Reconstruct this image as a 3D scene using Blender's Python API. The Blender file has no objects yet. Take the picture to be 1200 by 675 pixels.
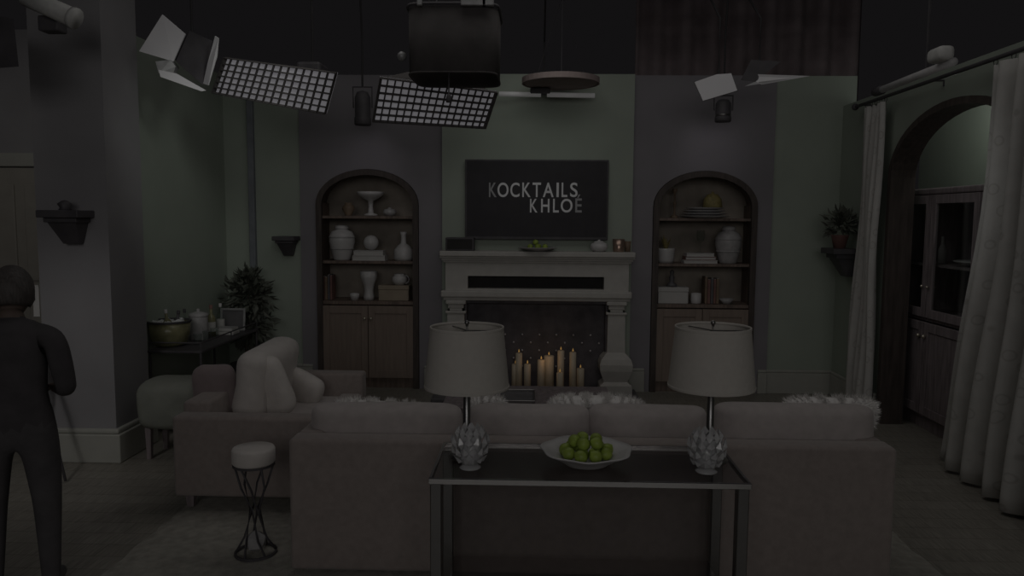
import bpy, bmesh, math, random
from mathutils import Vector, Matrix
random.seed(7)
PI = math.pi
S = bpy.context.scene
C = S.collection

# ------------------------------------------------------------------ camera
CAM = Vector((0, 0, 1.7)); F = 900.0
RM = (Matrix.Rotation(math.radians(1.68), 3, 'Z') @ Matrix.Rotation(math.radians(90 - 5.22), 3, 'X')
      @ Matrix.Rotation(math.radians(0.4), 3, 'Z'))
cd = bpy.data.cameras.new('camera'); cam = bpy.data.objects.new('camera', cd); C.objects.link(cam)
cd.sensor_width = 36; cd.lens = 36 * F / 1200; cd.clip_start = 0.05; cd.clip_end = 100
cam.matrix_world = Matrix.Translation(CAM) @ RM.to_4x4()
S.camera = cam
S.view_settings.view_transform = 'Standard'; S.view_settings.look = 'None'
S.view_settings.gamma = 1; S.view_settings.use_curve_mapping = False
S.view_settings.exposure = -3.0

# ------------------------------------------------------------------ world: even grey fill added to lift the blacks
w = bpy.data.worlds.new('world'); S.world = w; w.use_nodes = True
w.node_tree.nodes['Background'].inputs[0].default_value = (0.0475, 0.0445, 0.0475, 1)
w.node_tree.nodes['Background'].inputs[1].default_value = 1.0

def area(loc, target, sx, sy, watts, col=(1, 1, 1), spread=180):
    l = bpy.data.lights.new('area_light', 'AREA'); l.shape = 'RECTANGLE'; l.size = sx; l.size_y = sy
    l.energy = watts; l.color = col; l.spread = math.radians(spread)
    o = bpy.data.objects.new('area_light', l); C.objects.link(o); o.location = loc
    o.rotation_euler = (Vector(target) - Vector(loc)).to_track_quat('-Z', 'Y').to_euler(); return o
def spot(loc, target, watts, cone, blend=1.0, col=(1, 1, 1), r=0.08):
    l = bpy.data.lights.new('spot_light', 'SPOT'); l.energy = watts; l.spot_size = math.radians(cone)
    l.spot_blend = blend; l.color = col; l.shadow_soft_size = r
    o = bpy.data.objects.new('spot_light', l); C.objects.link(o); o.location = loc
    o.rotation_euler = (Vector(target) - Vector(loc)).to_track_quat('-Z', 'Y').to_euler(); return o
# overhead studio bank above the seating, wall washers on the lighting grid
area((0.1, 4.9, 4.3), (0.1, 5.3, 0), 4.2, 2.2, 74, (1, 0.97, 0.94), 150)
spot((0.1, 5.8, 3.2), (0.0, 7.4, 2.5), 40, 56, 1.0, (0.97, 1, 0.95), .2)
spot((-1.25, 4.3, 3.0), (-3.05, 6.65, 1.8), 150, 50, 1.0, (0.97, 1, 0.95), .2)
# unseen fill lights added: broad front area, then spots for the dim places
area((0.2, -5.0, 3.2), (0.1, 6.0, 1.2), 6.0, 2.4, 178, (1, 0.975, 0.96), 120)  # added frontal fill behind the camera, brightens niches and alcove
spot((-4.0, 4.6, 3.1), (-4.1, 6.3, 1.5), 34, 100, 1.0, (1, .96, .9), .15)  # added fill on the backstage wall and door
spot((-2.9, 2.0, 2.7), (-3.1, 5.1, .3), 260, 40, 1.0, (1, .97, .95), .2)  # added fill brightening the foot of the pilaster
spot((1.0, 4.2, 3.2), (3.35, 5.75, 1.4), 120, 36, 1.0, (.98, 1, 1), .12)  # added fill aimed through the arch at the hutch front
al = bpy.data.lights.new('alcove_fill', 'POINT'); al.energy = 20; al.color = (.97, 1, .95); al.shadow_soft_size = .1  # added point fill for the alcove, has no fixture
ao = bpy.data.objects.new('alcove_fill', al); C.objects.link(ao); ao.location = (3.16, 6.2, 2.68)

# ------------------------------------------------------------------ helpers
W = {}
def at(px, py, Y):
    d = RM @ Vector(((px - 600) / F, -(py - 337.5) / F, -1)); t = Y / d.y
    return CAM + d * t
def fl(px, py, z=0.0):
    d = RM @ Vector(((px - 600) / F, -(py - 337.5) / F, -1)); t = (z - CAM.z) / d.z
    return CAM + d * t
def tag(o, label=None, cat=None, group=None, kind=None):
    if label: o['label'] = label
    if cat: o['category'] = cat
    if group: o['group'] = group
    if kind: o['kind'] = kind
    return o
def thing(name, label, cat, loc=(0, 0, 0), rz=0, group=None):
    o = bpy.data.objects.new(name, None); C.objects.link(o); o.empty_display_size = .1
    o.location = loc; o.rotation_euler = (0, 0, rz); tag(o, label, cat, group)
    W[o] = Matrix.Translation(loc) @ Matrix.Rotation(rz, 4, 'Z'); return o
def obj(name, bm, mat, parent=None, smooth=False, loc=None, local=False):
    M = W[parent] if parent else Matrix.Translation(loc or (0, 0, 0))
    if not local: bm.transform(M.inverted())
    bmesh.ops.recalc_face_normals(bm, faces=bm.faces)
    me = bpy.data.meshes.new(name); bm.to_mesh(me); bm.free()
    for m in (mat if isinstance(mat, (list, tuple)) else [mat]): me.materials.append(m)
    if smooth:
        for p in me.polygons: p.use_smooth = True
    o = bpy.data.objects.new(name, me); C.objects.link(o)
    if parent: o.parent = parent
    else: o.location = M.translation
    W[o] = M; return o
def single(name, bm, mat, label, cat, loc, group=None, smooth=True):
    return tag(obj(name, bm, mat, None, smooth, loc), label, cat, group)
def struct(name, bm, mat, smooth=False): return tag(obj(name, bm, mat, None, smooth), kind='structure')
def sharp(o, ang=40):
    me = o.data
    try: me.set_sharp_from_angle(angle=math.radians(ang))
    except Exception: pass
    return o
def copyobj(o, name=None):
    c = o.copy(); C.objects.link(c); W[c] = W[o]
    return c
def N(): return bmesh.new()
def box(x0, x1, y0, y1, z0, z1, bev=0, seg=2, bm=None):
    t = N(); bmesh.ops.create_cube(t, size=1)
    bmesh.ops.scale(t, vec=(x1 - x0, y1 - y0, z1 - z0), verts=t.verts)
    bmesh.ops.translate(t, vec=((x0 + x1) / 2, (y0 + y1) / 2, (z0 + z1) / 2), verts=t.verts)
    if bev: bmesh.ops.bevel(t, geom=t.edges[:], offset=bev, segments=seg, profile=.5, affect='EDGES')
    if bm is None: return t
    join(bm, t); return bm
def join(bm, t):
    me = bpy.data.meshes.new('tmp'); t.to_mesh(me); t.free(); bm.from_mesh(me); bpy.data.meshes.remove(me); return bm
def prism(pts, vec, bm=None):
    bm = bm or N(); pts = [Vector(p) for p in pts]; vec = Vector(vec)
    a = [bm.verts.new(p) for p in pts]; b = [bm.verts.new(p + vec) for p in pts]; n = len(pts)
    bm.faces.new(a); bm.faces.new(b[::-1])
    for i in range(n): bm.faces.new((a[i], b[i], b[(i + 1) % n], a[(i + 1) % n]))
    return bm
def frustum(bot, top, bm=None):
    bm = bm or N(); a = [bm.verts.new(p) for p in bot]; b = [bm.verts.new(p) for p in top]; n = len(a)
    bm.faces.new(a); bm.faces.new(b[::-1])
    for i in range(n): bm.faces.new((a[i], b[i], b[(i + 1) % n], a[(i + 1) % n]))
    return bm
def rect(x0, x1, y0, y1, z): return [(x0, y0, z), (x1, y0, z), (x1, y1, z), (x0, y1, z)]
def lathe(prof, c=(0, 0, 0), n=24, bm=None, wav=None):
    bm = bm or N(); c = Vector(c); rings = []
    for r, z in prof:
        if r < 1e-5: rings.append([bm.verts.new(c + Vector((0, 0, z)))])
        else:
            R = []
            for i in range(n):
                a = 2 * PI * i / n; rr = r * (1 + (wav(a, r, z) if wav else 0))
                R.append(bm.verts.new(c + Vector((rr * math.cos(a), rr * math.sin(a), z))))
            rings.append(R)
    for A, B in zip(rings, rings[1:]):
        if len(A) == 1 and len(B) == 1: continue
        for i in range(n):
            j = (i + 1) % n
            if len(A) == 1: bm.faces.new((A[0], B[i], B[j]))
            elif len(B) == 1: bm.faces.new((A[i], A[j], B[0]))
            else: bm.faces.new((A[i], A[j], B[j], B[i]))
    for R in (rings[0], rings[-1]):
        if len(R) > 1 and wav is None and False: bm.faces.new(R)
    return bm
def tube(pts, r, n=8, bm=None, cap=True):
    bm = bm or N(); pts = [Vector(p) for p in pts]; rings = []
    rs = r if isinstance(r, (list, tuple)) else [r] * len(pts)
    for i, p in enumerate(pts):
        d = (pts[min(i + 1, len(pts) - 1)] - pts[max(i - 1, 0)]).normalized()
        u = d.cross(Vector((0, 0, 1)) if abs(d.z) < .95 else Vector((0, 1, 0))).normalized(); v = d.cross(u)
        rings.append([bm.verts.new(p + (u * math.cos(2 * PI * k / n) + v * math.sin(2 * PI * k / n)) * rs[i]) for k in range(n)])
    for A, B in zip(rings, rings[1:]):
        for k in range(n): bm.faces.new((A[k], A[(k + 1) % n], B[(k + 1) % n], B[k]))
    if cap: bm.faces.new(rings[0][::-1]); bm.faces.new(rings[-1])
    return bm
def sgp(v, e): return math.copysign(abs(v) ** e, v)
def blob(w, d, h, M=None, e1=.45, e2=.35, n=28, m=16, bump=0, seed=0, bm=None):
    """soft cushion: superellipsoid w x d x h about the origin, puffy along d"""
    t = N(); rnd = random.Random(seed); ph = [rnd.uniform(0, 6) for _ in range(6)]; rings = []
    for j in range(m + 1):
        lat = -PI / 2 + PI * j / m; R = []
        for i in range(n):
            lon = 2 * PI * i / n
            x = sgp(math.cos(lat), e1) * sgp(math.cos(lon), e2); z = sgp(math.cos(lat), e1) * sgp(math.sin(lon), e2)
            y = sgp(math.sin(lat), 0.9)
            k = 1 + bump * (math.sin(4 * x + ph[0]) * math.sin(3 * z + ph[1]) + .6 * math.sin(7 * x + ph[2] + 5 * z))
            R.append(t.verts.new((x * w / 2 * (1 + .3 * (k - 1)), y * d / 2 * k, z * h / 2 * (1 + .4 * (k - 1)))))
        rings.append(R)
    for A, B in zip(rings, rings[1:]):
        for i in range(n): t.faces.new((A[i], A[(i + 1) % n], B[(i + 1) % n], B[i]))
    bmesh.ops.remove_doubles(t, verts=t.verts, dist=1e-5)
    if M is not None: t.transform(M)
    if bm is None: return t
    return join(bm, t)
def TR(loc, rx=0, ry=0, rz=0):
    return Matrix.Translation(loc) @ Matrix.Rotation(rz, 4, 'Z') @ Matrix.Rotation(ry, 4, 'Y') @ Matrix.Rotation(rx, 4, 'X')
def sphere(c, r, sz=1, n=16, m=10, bm=None):
    return lathe([(r * math.cos(-PI / 2 + PI * j / m) if 0 < j < m else 0, r * sz * math.sin(-PI / 2 + PI * j / m)) for j in range(m + 1)], c, n, bm)

# ------------------------------------------------------------------ materials
def mat(name, col, rough=.6, metal=0, var=.12, scale=8, bump=0, bscale=60, emit=None, es=1, trans=0, sheen=0, alpha=None, stretch=None, ior=1.45):
    m = bpy.data.materials.new(name); m.use_nodes = True; nt = m.node_tree; b = nt.nodes['Principled BSDF']
    b.inputs['Roughness'].default_value = rough; b.inputs['Metallic'].default_value = metal; b.inputs['IOR'].default_value = ior
    b.inputs['Transmission Weight'].default_value = trans
    if sheen: b.inputs['Sheen Weight'].default_value = sheen
    tc = nt.nodes.new('ShaderNodeTexCoord'); src = tc.outputs['Object']
    if stretch:
        mp = nt.nodes.new('ShaderNodeMapping'); mp.inputs['Scale'].default_value = stretch
        nt.links.new(src, mp.inputs[0]); src = mp.outputs[0]
    nz = nt.nodes.new('ShaderNodeTexNoise'); nz.inputs['Scale'].default_value = scale; nz.inputs['Detail'].default_value = 4
    nt.links.new(src, nz.inputs['Vector'])
    rp = nt.nodes.new('ShaderNodeValToRGB')
    rp.color_ramp.elements[0].position = .3; rp.color_ramp.elements[1].position = .7
    rp.color_ramp.elements[0].color = tuple(max(0, c * (1 - var)) for c in col) + (1,)
    rp.color_ramp.elements[1].color = tuple(min(1, c * (1 + var)) for c in col) + (1,)
    nt.links.new(nz.outputs['Fac'], rp.inputs[0]); nt.links.new(rp.outputs[0], b.inputs['Base Color'])
    if bump:
        n2 = nt.nodes.new('ShaderNodeTexNoise'); n2.inputs['Scale'].default_value = bscale; nt.links.new(src, n2.inputs['Vector'])
        bp = nt.nodes.new('ShaderNodeBump'); bp.inputs['Strength'].default_value = bump; bp.inputs['Distance'].default_value = .01
        nt.links.new(n2.outputs['Fac'], bp.inputs['Height']); nt.links.new(bp.outputs[0], b.inputs['Normal'])
    if emit:
        b.inputs['Emission Color'].default_value = tuple(emit) + (1,); b.inputs['Emission Strength'].default_value = es
    return m
M = {}
M['green_wall'] = mat('green_wall', (.37, .415, .355), .8, var=.04, scale=3, bump=.05)
M['mauve_wall'] = mat('mauve_wall', (.265, .252, .27), .8, var=.05, scale=3, bump=.05)
M['pillar'] = mat('pillar', (.31, .303, .312), .8, var=.05, scale=3, bump=.05)
M['board'] = mat('baseboard_paint', (.42, .42, .38), .55, var=.04)
M['trim_dark'] = mat('trim_dark', (.22, .235, .26), .6)
M['stone'] = mat('mantel_stone', (.50, .485, .455), .6, var=.06, scale=12, bump=.08, bscale=90)
M['black'] = mat('black_metal', (.085, .08, .086), .55, var=.2)
M['fabric_black'] = mat('black_fabric', (.10, .092, .09), .9, var=.15, bump=.1)
M['drape'] = mat('studio_drape', (.25, .205, .21), .95, var=.2, scale=4)
M['slot'] = mat('slot_black', (.04, .038, .038), .9)
M['wood'] = mat('dark_wood', (.185, .14, .115), .5, var=.35, scale=6, stretch=(6, 6, .7), bump=.05)
M['wood2'] = mat('espresso_wood', (.23, .195, .2), .45, var=.3, scale=6, stretch=(6, 6, .7), bump=.05)
M['door_wood'] = mat('door_wood', (.26, .205, .17), .6, var=.1, scale=6, stretch=(6, 6, .7))
M['casing'] = mat('casing_wood', (.075, .06, .053), .6, var=.3, scale=6, stretch=(6, 6, .7))
M['rod'] = mat('rod_black', (.045, .043, .045), .8)
M['pale_metal'] = mat('pale_metal', (.6, .6, .58), .5, var=.1, scale=20)
M['niche'] = mat('niche_back', (.33, .29, .245), .7, var=.25, scale=4)
M['sofa'] = mat('sofa_fabric', (.315, .27, .25), .9, var=.08, scale=30, bump=.15, bscale=220, sheen=.2)
M['cushion'] = mat('cushion_fabric', (.47, .425, .41), .9, var=.07, scale=20, bump=.15, bscale=200, sheen=.2)
M['cream'] = mat('cream_fabric', (.66, .62, .585), .9, var=.06, scale=14, bump=.2, bscale=160, sheen=.2)
M['mauve'] = mat('mauve_shade_fabric', (.27, .22, .22), .9, var=.08, scale=14, bump=.2, bscale=160, sheen=.2)  # darker tone for the shaded side of the back cushion
M['fur'] = mat('white_fur', (.78, .76, .74), .95, var=.1, scale=30)
M['sage'] = mat('sage_fabric', (.25, .26, .225), .9, var=.1, bump=.1)
M['shade'] = mat('lamp_shade', (.57, .54, .495), .85, var=.03, scale=40, bump=.05, bscale=250)
M['nickel'] = mat('nickel', (.27, .265, .26), .35, 1, var=.05)
M['chrome'] = mat('chrome', (.62, .61, .60), .15, 1, var=.03)
M['brass'] = mat('aged_brass', (.55, .50, .42), .35, .8, var=.1)
def thin_glass(name, tint, gloss):
    m = bpy.data.materials.new(name); m.use_nodes = True; nt = m.node_tree; nt.nodes.remove(nt.nodes['Principled BSDF'])
    tr = nt.nodes.new('ShaderNodeBsdfTransparent'); tr.inputs[0].default_value = tuple(tint) + (1,)
    gl = nt.nodes.new('ShaderNodeBsdfGlossy'); gl.inputs['Roughness'].default_value = gloss
    lw = nt.nodes.new('ShaderNodeLayerWeight'); lw.inputs[0].default_value = .15; fr = nt.nodes.new('ShaderNodeMath'); fr.operation = 'MULTIPLY'; fr.inputs[1].default_value = .45
    nt.links.new(lw.outputs['Facing'], fr.inputs[0]); mx = nt.nodes.new('ShaderNodeMixShader')
    nt.links.new(fr.outputs[0], mx.inputs[0]); nt.links.new(tr.outputs[0], mx.inputs[1]); nt.links.new(gl.outputs[0], mx.inputs[2])
    nt.links.new(mx.outputs[0], nt.nodes['Material Output'].inputs[0]); return m
M['glass'] = thin_glass('glass', (.93, .95, .94), .08); M['smoke'] = thin_glass('smoked_glass', (.8, .79, .79), .22)
M['tint'] = thin_glass('tinted_acrylic', (.85, .85, .85), .15)
M['crystal'] = mat('crystal', (.95, .95, .96), .04, 0, var=0, trans=.6, ior=1.5)
M['ceramic'] = mat('white_ceramic', (.58, .57, .565), .35, var=.05)
M['ceramic2'] = mat('grey_ceramic', (.42, .41, .41), .4, var=.12, scale=25)
M['paper'] = mat('paper', (.55, .54, .52), .8, var=.05)
M['tan'] = mat('tan_box', (.36, .30, .23), .7, var=.1)
M['red'] = mat('dull_red', (.24, .13, .115), .6, var=.2)
M['brown'] = mat('brown', (.22, .16, .11), .6, var=.2)
M['olive'] = mat('olive_glass', (.24, .23, .13), .25, var=.25, scale=14)
M['yellow'] = mat('ochre', (.26, .22, .09), .6, var=.25, scale=30)
M['copper'] = mat('copper', (.50, .36, .29), .3, .8, var=.1)
M['lime'] = mat('lime_skin', (.30, .40, .07), .45, var=.25, scale=14, bump=.15, bscale=150)
M['leaf'] = mat('dark_leaf', (.13, .14, .115), .6, var=.35, scale=10)
M['bark'] = mat('bark', (.14, .12, .1), .8, var=.3)
M['dark_pot'] = mat('dark_pot', (.13, .125, .13), .5, var=.2)
M['rug'] = mat('rug_wool', (.41, .395, .35), 1, var=.18, scale=20, bump=.6, bscale=120)
M['card'] = mat('glowing_white_card', (.6, .59, .6), .7, var=.02, emit=(1, .98, 1), es=.16)  # slight glow put in for light caught by cards and barn doors
M['lit_tube'] = mat('lit_tube', (.7, .7, .7), .5, emit=(1, .98, .97), es=.3)
M['batten'] = mat('batten_tube', (.5, .49, .49), .6, emit=(1, .98, .97), es=.03)
M['grey_metal'] = mat('grey_metal', (.38, .38, .38), .5, .4, var=.15, scale=20)
M['diffuser'] = mat('softbox_diffuser', (.75, .74, .78), .8, var=.1, scale=3, emit=(.95, .93, 1), es=.58)
M['disc'] = mat('disc_fabric', (.30, .24, .23), .9, var=.08)
M['screen'] = mat('tv_screen', (.045, .042, .047), .7, var=.1)
M['letter'] = mat('lit_letter', (.5, .5, .5), .5, emit=(1, .98, 1), es=.23)
M['letter_dim'] = mat('dim_letter', (.2, .2, .2), .5, emit=(1, .98, 1), es=.13)
M['wax'] = mat('candle_wax', (.56, .50, .40), .5, var=.08, emit=(1, .62, .25), es=.035)
M['flame'] = mat('flame', (.9, .6, .2), .5, emit=(1, .55, .16), es=1.2)
M['stud'] = mat('steel_stud', (.6, .58, .6), .3, .6)
M['firebrick'] = mat('black_panel', (.10, .092, .10), .7, var=.3)  # near-black tone, varied at random
M['shirt'] = mat('black_shirt', (.08, .074, .078), .9, var=.15, scale=12, bump=.1)
M['trousers'] = mat('black_trousers', (.10, .094, .098), .9, var=.15, scale=12, bump=.1)
M['skin'] = mat('skin', (.16, .12, .10), .6, var=.06)
M['hair'] = mat('dark_hair', (.09, .08, .075), .6, var=.3, scale=40, stretch=(3, 3, .5), bump=.3)
M['shoe'] = mat('black_shoe', (.08, .08, .08), .4)
M['white_door'] = mat('painted_door', (.36, .34, .30), .6, var=.06)
M['bead'] = mat('ice', (.75, .76, .76), .3, var=.05)

def floor_mat():
    m = mat('plank_floor', (.29, .275, .24), .42, var=.25, scale=9, stretch=(12, .8, 1)); nt = m.node_tree; b = nt.nodes['Principled BSDF']
    br = nt.nodes.new('ShaderNodeTexBrick'); br.offset = .37; br.inputs['Scale'].default_value = 1
    for k, v in (('Brick Width', 1.6), ('Row Height', .14), ('Mortar Size', .003)): br.inputs[k].default_value = v
    br.inputs['Color1'].default_value = (1, 1, 1, 1); br.inputs['Color2'].default_value = (.86, .85, .84, 1); br.inputs['Mortar'].default_value = (.6, .58, .56, 1)
    tc = nt.nodes.new('ShaderNodeTexCoord'); nt.links.new(tc.outputs['Object'], br.inputs['Vector'])
    mx = nt.nodes.new('ShaderNodeMix'); mx.data_type = 'RGBA'; mx.blend_type = 'MULTIPLY'; mx.inputs[0].default_value = 1
    src = b.inputs['Base Color'].links[0].from_socket
    nt.links.new(src, mx.inputs[6]); nt.links.new(br.outputs['Color'], mx.inputs[7]); nt.links.new(mx.outputs[2], b.inputs['Base Color'])
    return m
M['floor'] = floor_mat()
def curtain_mat():
    m = mat('embroidered_curtain', (.55, .54, .515), .9, var=.06, scale=10, bump=.1, bscale=200); nt = m.node_tree; b = nt.nodes['Principled BSDF']
    tc = nt.nodes.new('ShaderNodeTexCoord'); mp = nt.nodes.new('ShaderNodeMapping'); mp.inputs['Scale'].default_value = (6, 6, 6)
    vo = nt.nodes.new('ShaderNodeTexVoronoi'); vo.feature = 'F1'; vo.inputs['Scale'].default_value = 1.4
    nt.links.new(tc.outputs['UV'], mp.inputs[0]); nt.links.new(mp.outputs[0], vo.inputs['Vector'])
    r = nt.nodes.new('ShaderNodeValToRGB'); e = r.color_ramp.elements
    e[0].position = .20; e[0].color = (1, 1, 1, 1); e[1].position = .34; e[1].color = (1, 1, 1, 1)
    k = e.new(.27); k.color = (.8, .79, .78, 1)
    nt.links.new(vo.outputs['Distance'], r.inputs[0])
    mx = nt.nodes.new('ShaderNodeMix'); mx.data_type = 'RGBA'; mx.blend_type = 'MULTIPLY'; mx.inputs[0].default_value = 1
    src = b.inputs['Base Color'].links[0].from_socket
    nt.links.new(src, mx.inputs[6]); nt.links.new(r.outputs[0], mx.inputs[7]); nt.links.new(mx.outputs[2], b.inputs['Base Color'])
    return m
M['curtain'] = curtain_mat()

# ------------------------------------------------------------------ the setting
YB = 7.5; H = 3.06
struct('floor', box(-7, 6, -2.5, 9.5, -.12, 0), M['floor'])
def arch_pts(a, b, zs, rise, n=24):
    c = (a + b) / 2; h = (b - a) / 2
    return [(c - h * math.cos(PI * i / n), zs + rise * math.sin(PI * i / n)) for i in range(n + 1)]
def arch_wall(u0, u1, a, b, zs, rise, top, fn, t, bm=None):
    """wall from u0..u1 with an arched opening a..b; fn(u, z, t) -> xyz"""
    bm = bm or N(); A = arch_pts(a, b, zs, rise)
    def q(p4):
        d = Vector(fn(0, 0, t)) - Vector(fn(0, 0, 0)); prism([fn(u, z, 0) for u, z in p4], d, bm)
    q([(u0, 0), (a, 0), (a, top), (u0, top)]); q([(b, 0), (u1, 0), (u1, top), (b, top)])
    for p, r in zip(A, A[1:]): q([p, r, (r[0], top), (p[0], top)])
    return bm
def arch_band(a, b, zs, rise, wd, z0, fn, t, bm=None):
    bm = bm or N(); I = [(a, z0)] + arch_pts(a, b, zs, rise) + [(b, z0)]
    O = [(a - wd, z0)] + arch_pts(a - wd, b + wd, zs, rise + wd) + [(b + wd, z0)]
    d = Vector(fn(0, 0, t)) - Vector(fn(0, 0, 0))
    for i in range(len(I) - 1):
        prism([fn(*p, 0) for p in (I[i], I[i + 1], O[i + 1], O[i])], d, bm)
    return bm
xc0 = at(519, 250, YB).x; xc1 = at(740, 250, YB).x          # chimney breast
Lp0 = at(352, 250, YB).x; Rp1 = at(905, 250, YB).x          # outer ends of the niche panels
La, Lb = at(371, 300, YB).x, at(491, 300, YB).x
Ra, Rb = at(764, 300, YB).x, at(886, 300, YB).x
XL, XR = -3.05, 2.92
ZS = at(430, 240, YB).z; RISE = at(430, 198, YB).z - ZS
fb = lambda u, z, t: (u, YB + t, z)
struct('wall_back', box(xc0, xc1, YB - .06, YB + .1, 0, H), M['green_wall'])
struct('wall_back_left', box(XL - .1, Lp0, YB + .02, YB + .14, 0, H), M['green_wall'])
struct('wall_back_right', box(Rp1, XR + .12, YB + .02, YB + .14, 0, H), M['green_wall'])
struct('wall_niche_left', arch_wall(Lp0, xc0, La, Lb, ZS, RISE, H, fb, .12), M['mauve_wall'])
struct('wall_niche_right', arch_wall(xc1, Rp1, Ra, Rb, ZS, RISE, H, fb, .12), M['mauve_wall'])
struct('wall_left', box(XL - .12, XL, 5.55, YB + .14, 0, H), M['green_wall'])
struct('wall_pilaster', box(-3.36, -2.87, 5.1, 5.56, 0, 3.3), M['pillar'])
px_ = at(296, 250, YB).x
struct('trim_1', box(px_ - .03, px_ + .03, YB - .03, YB + .03, 0, H, .008), M['trim_dark'])
# right wall with arched opening, reveal, alcove behind
aF, aN = 6.45, 4.6; zsR = 2.05; rsR = .50; HR = 2.78
fr = lambda u, z, t: (XR + t, u, z)
struct('wall_right', arch_wall(1.8, YB + .14, aN, aF, zsR, rsR, HR, fr, .12), M['green_wall'])
struct('trim_2', arch_band(aN + .001, aF - .001, zsR, rsR - .001, -.05, 0, lambda u, z, t: (XR - .03 + t, u, z), .2), M['casing'])
struct('wall_alcove', box(3.72, 3.82, 3.6, YB + .14, 0, HR), M['green_wall'])
# baseboards
def baseboard(name, pts, h=.235, t=.03):
    bm = N()
    for (x0, x1, y0, y1) in pts:
        box(x0, x1, y0, y1, 0, h - .03, .004, 1, bm); box(x0 + .0, x1, y0 + .006 if x1 - x0 > y1 - y0 else y0, y1, h - .03, h, .01, 2, bm)
    return struct(name, bm, M['board'])
baseboard('baseboard_back_right', [(Rb + .05, Rp1, YB - .03, YB - .001), (Rp1, XR - .001, YB - .012, YB + .019)])
baseboard('baseboard_back_left', [(Lp0, La - .05, YB - .03, YB - .001), (XL + .001, Lp0, YB - .012, YB + .019)])
baseboard('baseboard_niche_right', [(xc1 + .001, Ra - .05, YB - .03, YB - .001)])
baseboard('baseboard_niche_left', [(Lb + .05, xc0 - .001, YB - .03, YB - .001)])
baseboard('baseboard_left', [(XL + .001, XL + .03, 5.57, YB - .03)])
baseboard('baseboard_right', [(XR - .03, XR - .001, aF + .06, YB - .03)])
bm = N(); box(-3.38, -2.83, 5.06, 5.6, 0, .2, .006, 1, bm); box(-3.375, -2.845, 5.075, 5.59, .2, .235, .012, 2, bm)
struct('baseboard_pilaster', bm, M['board'])
# backstage beyond the pilaster: wall with a painted door
struct('wall_backstage', box(-6.2, -3.4, 6.3, 6.4, 0, 3.2), M['pillar'])
d0 = tag(obj('door_1', box(-4.62, -3.86, 6.24, 6.28, 0.01, 2.08), M['white_door']), kind='structure')
for x0, x1, z0, z1 in ((-4.54, -4.28, .2, 1.0), (-4.2, -3.94, .2, 1.0), (-4.54, -4.28, 1.15, 1.95), (-4.2, -3.94, 1.15, 1.95)):
    obj('door_panel', box(x0, x1, 6.225, 6.25, z0, z1, .01), M['white_door'], d0)
bm = N(); box(-4.74, -4.63, 6.22, 6.3, 0, 2.2, .006, 1, bm); box(-3.85, -3.74, 6.22, 6.3, 0, 2.2, .006, 1, bm); box(-4.63, -3.85, 6.22, 6.3, 2.09, 2.2, .006, 1, bm)
obj('door_casing', bm, M['board'], d0); obj('door_handle', sphere((-3.93, 6.2, 1.02), .03), M['brass'], d0, True)

a, b = at(38, 334, 5.097), at(47, 371, 5.097)
single('wall_notice', box(a.x, b.x, 5.094, 5.099, b.z, a.z, .001, 1), M['paper'], 'narrow pale paper sheet pinned on the pilaster beside the person', 'paper', (a.x, 5.097, b.z), smooth=False)

# ------------------------------------------------------------------ rug
R0, R1 = -2.03, 1.97
def rug():
    bm = N(); nx, ny = 60, 48; V = []
    rnd = random.Random(3)
    for j in range(ny + 1):
        V.append([])
        for i in range(nx + 1):
            e = min(i, nx - i, j, ny - j)
            V[-1].append(bm.verts.new((R0 + (R1 - R0) * i / nx + (rnd.uniform(-.01, .01)), 2.75 + 3.4 * j / ny + rnd.uniform(-.01, .01), .004 if e == 0 else .018 + rnd.uniform(-.003, .003))))
    for j in range(ny):
        for i in range(nx): bm.faces.new((V[j][i], V[j][i + 1], V[j + 1][i + 1], V[j + 1][i]))
    return bm
single('area_rug', rug(), M['rug'], 'pale cream wool area rug lying under the long sofa', 'rug', (0, 4.4, .003))

# ------------------------------------------------------------------ fireplace
FY = YB - .06          # face of the chimney breast
fp = thing('fireplace', 'pale stone fireplace with wide mantel shelf and black slot', 'fireplace', (0, FY, 0))
zt = at(630, 295, FY - .24).z
def fx(px, py, Y): return at(px, py, Y).x
y0 = FY - .24
bm = box(fx(515, 297, y0), fx(745, 297, y0), y0, FY - .001, zt - .05, zt, .008)
obj('mantel_shelf', bm, M['stone'], fp)
xa, xb = fx(522, 320, FY - .17), fx(737, 320, FY - .17)
bm = N()
for k, (o_, z_) in enumerate(((.05, .05), (.035, .07), (.02, .09))):
    box(xa - o_, xb + o_, FY - .17 - o_, FY - .001, zt - z_ - .02, zt - z_, .004, 1, bm)
obj('crown_moulding', bm, M['stone'], fp)
zf0 = at(630, 341, FY - .17).z; sa, sb = fx(548, 330, FY - .17), fx(708, 330, FY - .17)
z_s1 = at(630, 324, FY - .17).z; z_s0 = at(630, 339, FY - .17).z
bm = N(); box(xa, sa, FY - .17, FY - .001, zf0, zt - .11, 0, 1, bm); box(sb, xb, FY - .17, FY - .001, zf0, zt - .11, 0, 1, bm)
box(sa, sb, FY - .17, FY - .001, z_s1, zt - .11, 0, 1, bm); box(sa, sb, FY - .17, FY - .001, zf0, z_s0, 0, 1, bm)
obj('frieze', bm, M['stone'], fp)
obj('slot', box(sa, sb, FY - .06, FY - .002, z_s0, z_s1), M['slot'], fp)
bm = N(); zc = at(630, 353, FY - .2).z
box(xa - .04, xb + .03, FY - .215, FY - .001, zc + .03, zf0, .012, 2, bm); box(xa - .02, xb + .015, FY - .19, FY - .001, zc, zc + .03, .004, 1, bm)
obj('architrave', bm, M['stone'], fp)
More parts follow.
